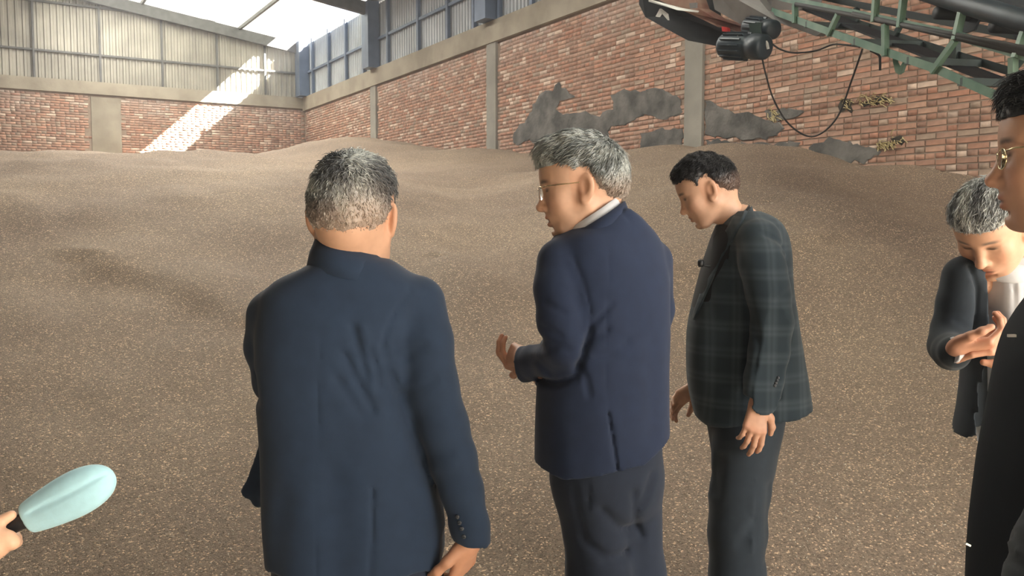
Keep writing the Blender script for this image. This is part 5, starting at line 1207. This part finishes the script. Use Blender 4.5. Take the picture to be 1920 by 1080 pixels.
# ------------------------------------------------------------------ figure 5: man in the black coat at the right edge
def figure_coat():
    Y = 1.42; rt = empty('person', (P(2020, 900, Y)[0], Y, 0))
    tag(rt, 'man in long black coat and glasses at the right edge, cut off by the frame', 'person')
    tone = np.array(SKIN) * (.86, .80, .80)
    Rh = head_rot(65, 2, 0); sc = 1.03; hc = P(2006, 292, Y)
    head = make_head(hc, Rh, sc, P(2030, 480, Y), tone, dict(stubble=.1))
    fl, fr = P(2050, 900, Y - .09), P(2040, 900, Y + .10)
    inn = inner_body([([P(2040, 470, Y), P(2045, 620, Y), P(2030, 1000, Y)], [.06, .08, .09]), ([P(2055, 610, Y - .14), P(2055, 610, Y + .14)], [.04, .04]), ([P(2058, 620, Y - .17), P(2066, 860, 1.16), P(1968, 1075, 1.08)], [.04, .036, .028]),
                      ([P(2055, 620, Y + .17), P(2075, 900, 1.7), P(2056, 1160, 1.7)], [.04, .034, .028]), ([np.array((fl[0], fl[1], .85)), np.array((fl[0], fl[1], .45)), np.array((fl[0], fl[1], .08))], [.05, .045, .04]), ([np.array((fr[0], fr[1], .85)), np.array((fr[0], fr[1], .45)), np.array((fr[0], fr[1], .08))], [.05, .045, .04])], tone)
    hd_ = make_hand(P(1945, 1118, 1.065), np.array((-.25, -.02, -1)), (0, -1, 0), -1, (.3, .4, .3), tone, 1.0, arm_from=P(1965, 1080, 1.08))
    v, q, c = join_body([head, hd_, inn]); adopt(mesh('body', v, q, M['skin'], None, True, c), rt)
    make_hair(hc, Rh, sc, dict(seed=51, cols=[(.012, .013, .016), (.02, .022, .026), (.035, .038, .042)], thick=.012, top=.014, fringe=.010, n=6000, len=.03, lift=.35, messy=.3, comb=(0, .5, .1), flow_amp=.0018, line=[-.070, -.066, -.052, -.02, .032, .038, .032, .016, .050, .066, .070, .070]), rt, 'black hair brushed up at the front')
    W = lambda x, y, z: hc + Rh @ (np.array((x, y, z)) * sc)
    sp_ = empty('glasses', tuple(hc)); adopt(sp_, rt); sp_.matrix_parent_inverse = Matrix.Identity(4); sp_.location = Vector(hc) - rt.location
    def part(mb, nm, mt): o = mb.build(nm, mt, None, True); o.parent = sp_; o.matrix_parent_inverse = Matrix.Translation(Vector(hc)).inverted(); return o
    for s in (-1, 1):
        part(MB().tube([W(s * .057, .091, .010), W(s * .067, .080, .013), W(s * .074, .03, .012), W(s * .080, -.002, .010)], .0016, 6), 'temple', M['gold'])
        lens = [W(s * (.033 + .0235 * math.cos(a)), .095 - .004 * math.cos(a), -.001 + .0165 * math.sin(a)) for a in np.linspace(0, 2 * math.pi, 20, endpoint=False)]
        part(MB().prism(lens, Rh @ np.array((0, .0016, 0))), 'lens', M['lens']); part(MB().tube(lens + lens[:1], .0012, 5), 'rim', M['gold'])
    part(MB().tube([W(-.014, .097, .006), W(0, .100, .010), W(.014, .097, .006)], .0016, 6), 'bridge', M['gold'])
    f = Field(P(1780, 1500, Y) - np.array((.0, .55, 0)), P(2220, 430, Y) + np.array((.05, .5, .02)), .0085)
    rows = [(480, 2040, 2110, .075), (510, 2020, 2140, .11), (540, 2000, 2170, .16), (575, 1980, 2195, .195), (600, 1962, 2205, .205), (640, 1936, 2210, .21), (700, 1916, 2210, .212), (800, 1896, 2208, .212), (900, 1876, 2208, .214), (1000, 1862, 2210, .216), (1080, 1856, 2215, .22), (1250, 1850, 2225, .225), (1480, 1846, 2235, .23)]
    f.loft([row(a, b, c_, Y, d, d, 0) for a, b, c_, d in rows], .02, 2.2)
    f.path([P(2045, 575, Y + .17), P(2075, 900, 1.7), P(2055, 1180, 1.7)], [.07, .06, .048], .02)
    G = lambda pts, w, a: f.groove([P(x, y, Y - .2) for x, y in pts], w, a, ycut=Y)
    G([(1905, 640), (1880, 760), (1855, 900), (1838, 1080)], .006, .008); G([(1900, 780), (1880, 1080)], .012, .008); G([(1925, 700), (1915, 900), (1905, 1080)], .014, .010); G([(1880, 640), (1862, 760)], .010, -.006)
    cloth_mesh('coat', f, M['black_coat'], rt, .004, 12, 45)
    M['lit_sleeve'] = cloth('lit_coat_sleeve', (0.020, 0.024, 0.029))  # black coat's near sleeve, light on it put into a greyer colour
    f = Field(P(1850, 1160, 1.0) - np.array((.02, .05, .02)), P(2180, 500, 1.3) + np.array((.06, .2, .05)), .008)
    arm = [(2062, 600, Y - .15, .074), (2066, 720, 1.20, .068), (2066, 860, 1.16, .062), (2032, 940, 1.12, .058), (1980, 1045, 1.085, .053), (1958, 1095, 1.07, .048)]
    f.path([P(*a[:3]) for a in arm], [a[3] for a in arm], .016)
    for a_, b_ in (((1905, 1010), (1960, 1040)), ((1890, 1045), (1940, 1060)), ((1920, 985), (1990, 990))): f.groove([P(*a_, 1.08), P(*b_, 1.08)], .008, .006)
    cloth_mesh('sleeve', f, M['lit_sleeve'], rt, .003, 16, 46)
    bt = P(1897, 632, Y - .13); MB().bar(bt - np.array((.006, 0, -.002)), bt + np.array((.006, 0, .002)), .004, .004).build('pin', M['pale_metal'], rt)
    bt = P(1815, 1021, Y - .06); MB().bar(bt - np.array((.004, 0, -.002)), bt + np.array((.004, 0, -.002)), .003, .003).build('button', M['pale_metal'], rt)  # stands for a small highlight on the coat, added as a pale bar
    f = Field(np.array((fl[0] - .16, Y - .3, .04)), np.array((fr[0] + .18, Y + .34, .7)), .012)
    for p in (fl, fr): f.path([np.array((p[0], p[1], .66)), np.array((p[0], p[1], .4)), np.array((p[0], p[1], .08))], [.09, .078, .072], .01)
    cloth_mesh('trousers', f, M['charcoal'], rt, .004, 12, 48)
    shoes(rt, (fl, fr), 1.5)

# ------------------------------------------------------------------ figure 6: the reporter's arm holding the microphone, body left of the frame
def figure_reporter():
    Y = 1.6; bx = -1.62; by = 1.38
    rt = empty('person', (bx, by, 0)); tag(rt, 'person at the left edge of whom only the hand gripping the microphone shows', 'person')
    tone = np.array(SKIN) * (1.12, 1.05, .98)
    axis0, axis1 = P(-12, 1004, 1.58), P(70, 963, Y)                      # microphone handle
    d = unit(axis1 - axis0)
    fng = []
    f = Field(P(-190, 1110, 1.55) - np.array((.02, .12, .02)), P(90, 930, 1.6) + np.array((.03, .14, .03)), .0034)
    X3 = np.array((0, 1.0, 0)); X3 = unit(X3 - d * np.dot(X3, d)); U3 = np.cross(d, X3); U3 = U3 if U3[2] > 0 else -U3
    H = lambda a, r, th: axis0 + d * (a - .012) + (X3 * math.sin(th) + U3 * math.cos(th)) * r      # cylinder coordinates about the handle
    hr = .0155
    for i, a in enumerate((.048, .028, .008, -.012)):                      # four fingers wrapped below the handle, seen from the knuckle side
        r = .0098 - .0006 * i; ths = [-2.2, -2.75, -3.4, -4.2, -4.9]; rr = [hr + .030, hr + .016, hr + .010, hr + .009, hr + .009]
        f.path([H(a - .004 * k, rr[k], ths[k]) for k in range(5)], [r * 1.12, r * 1.05, r, r * .95, r * .82], .004)
    f.path([H(.0, hr + .022, -1.5), H(.030, hr + .012, -.9), H(.058, hr + .008, -.6)], [.0165, .0125, .0095], .008)   # thumb along the handle
    palm = H(-.004, hr + .024, -1.9)
    f.cone(H(.040, hr + .022, -2.0), H(-.020, hr + .024, -2.1), .018, .019, .012); f.cone(H(.025, hr + .020, -1.6), H(-.03, hr + .022, -1.7), .018, .020, .012)
    wr_ = P(-95, 1040, 1.52); f.cone(palm, wr_, .030, .026, .02); f.cone(wr_, P(-180, 1070, 1.48), .026, .031, .02)
    v, q = f.mesh(); v = relax(v, q, 1, .35); hand = (v, q, np.tile(tone, (len(v), 1)))
    hc = np.array((bx + .02, by + .02, 1.60)); Rh = head_rot(-62, 10); head = make_head(hc, Rh, 1.0, np.array((bx - .02, by, 1.42)), tone, {})
    sh = np.array((bx + .02, by - .17, 1.34)); el = np.array((bx + .10, by - .12, 1.04))
    inn = inner_body([([np.array((bx, by, 1.42)), np.array((bx, by, 1.25)), np.array((bx, by, .95))], [.06, .10, .10]), ([sh, sh + np.array((-.04, .34, 0))], [.05, .05]), ([sh, el, P(-150, 1060, 1.50)], [.042, .036, .027]),
                      ([sh + np.array((-.04, .34, 0)), np.array((bx - .04, by + .22, 1.05)), np.array((bx + .1, by + .2, .85))], [.042, .034, .026]), ([np.array((bx, by - .1, .92)), np.array((bx, by - .1, .45)), np.array((bx, by - .1, .08))], [.08, .05, .04]), ([np.array((bx, by + .1, .92)), np.array((bx, by + .1, .45)), np.array((bx, by + .1, .08))], [.08, .05, .04])], tone)
    v, q, c = join_body([head, hand, inn]); adopt(mesh('body', v, q, M['skin'], None, True, c), rt)
    make_hair(hc, Rh, 1.0, dict(seed=61, cols=[(.012, .012, .013), (.025, .022, .02), (.04, .035, .03)], thick=.014, top=.008, n=3500, len=.03, lift=.2, messy=.2), rt, 'dark hair')
    f = Field((bx - .34, by - .36, .62), (-1.0, by + .42, 1.5), .010)
    z_ = lambda z, a, b: (z, bx, by, a, b, b, 0.0)
    f.loft([z_(1.46, .06, .07), z_(1.42, .085, .13), z_(1.36, .11, .19), z_(1.2, .125, .20), z_(1.0, .12, .185), z_(.75, .13, .20), z_(.66, .135, .205)], .02, 2.3)
    f.path([sh, el, P(-168, 1066, 1.49)], [.06, .052, .040], .02); f.path([sh + np.array((-.04, .34, 0)), np.array((bx - .04, by + .22, 1.05)), np.array((bx + .08, by + .2, .87))], [.058, .048, .04], .02)
    cloth_mesh('jacket', f, M['slate'], rt, .003, 14, 55)
    f = Field((bx - .25, by - .32, .04), (bx + .25, by + .32, .75), .012)
    for s in (-.1, .1): f.path([np.array((bx, by + s, .7)), np.array((bx, by + s, .4)), np.array((bx, by + s, .08))], [.10, .08, .07], .02)
    cloth_mesh('trousers', f, M['charcoal'], rt, .004, 12, 58); shoes(rt, ((bx, by - .1), (bx, by + .1)), -1.57)
    # microphone with its pale blue foam windshield
    mk = empty('microphone', tuple(axis0)); tag(mk, 'handheld microphone with long pale blue foam windshield', 'microphone')
    M['foam'] = mat('pale_blue_foam', (0.42, 0.70, 0.79), .9, var=.06, scale=60, bump=.25, bscale=500, dist=.001, sheen=.3)
    e0, e1 = P(52, 972, Y), P(214, 889, Y); dd = unit(e1 - e0); L_ = np.linalg.norm(e1 - e0); nv = np.array((0, -1.0, 0)); nv = unit(nv - dd * np.dot(nv, dd)); sd = np.cross(dd, nv)
    V_ = []; n = 60; prof = [(.03, .0), (.02, .40), (0.0, .64), (.02, .70), (.06, .74), (.12, .79), (.25, .88), (.40, .96), (.55, 1.0), (.66, .98), (.76, .91), (.85, .79), (.92, .61), (.97, .38), (.99, .2), (1.0, .0)]
    for t_, w_ in prof:
        for k in range(n):
            a = 2 * math.pi * k / n; ca, sa = math.cos(a), math.sin(a); rx = .0435 * w_ * math.copysign(abs(ca) ** .85, ca); ry = .032 * w_ * math.copysign(abs(sa) ** .85, sa)
            cr = -.0055 * math.exp(-((rx + .008) / .0032) ** 2) * (ry > 0) * min(1, w_ * 1.2) * (t_ > .1)
            V_.append(e0 + dd * L_ * t_ + sd * rx + nv * (ry + cr))
    fs = [(i * n + k, i * n + (k + 1) % n, (i + 1) * n + (k + 1) % n, (i + 1) * n + k) for i in range(len(prof) - 1) for k in range(n)]
    o = MB().add(V_, fs).build('windshield', M['foam'], mk, True)
    sb = o.modifiers.new('subdivision', 'SUBSURF'); sb.levels = 1; sb.render_levels = 1
    MB().tube([axis0 - d * .10, axis0 - d * .095, axis0 + d * .05, axis0 + d * .06, axis1, axis1 + d * .012], [.012, .0145, .0148, .017, .0215, .0215], 24).build('handle', M['mic_black'], mk, True)

figure_back(); figure_glasses(); figure_checked(); figure_examining(); figure_coat(); figure_reporter()

# ------------------------------------------------------------------ dust hanging in the air of the hall (its faces lie outside the walls and roof)
M['haze'] = bpy.data.materials.new('dusty_air'); M['haze'].use_nodes = True
_N = M['haze'].node_tree.nodes; _N.remove(_N['Principled BSDF'])
_v = _N.new('ShaderNodeVolumeScatter'); _v.inputs['Density'].default_value = .0045; _v.inputs['Anisotropy'].default_value = .3; _v.inputs['Color'].default_value = (.96, .97, 1, 1)
M['haze'].node_tree.links.new(_v.outputs[0], _N['Material Output'].inputs['Volume'])
haze = MB().hexa([hall(T_BACK - .5, -.5, -.3), hall(TC + .5, -.5, -.3), hall(TC + .5, S_FAR + .5, -.3), hall(T_BACK - .5, S_FAR + .5, -.3),
                  hall(T_BACK - .5, -.5, 10.2), hall(TC + .5, -.5, 10.2), hall(TC + .5, S_FAR + .5, 10.2), hall(T_BACK - .5, S_FAR + .5, 10.2)]).build('dust_haze', M['haze'])
tag(haze, 'thin dusty haze hanging in the air of the hall', 'haze', kind='stuff')
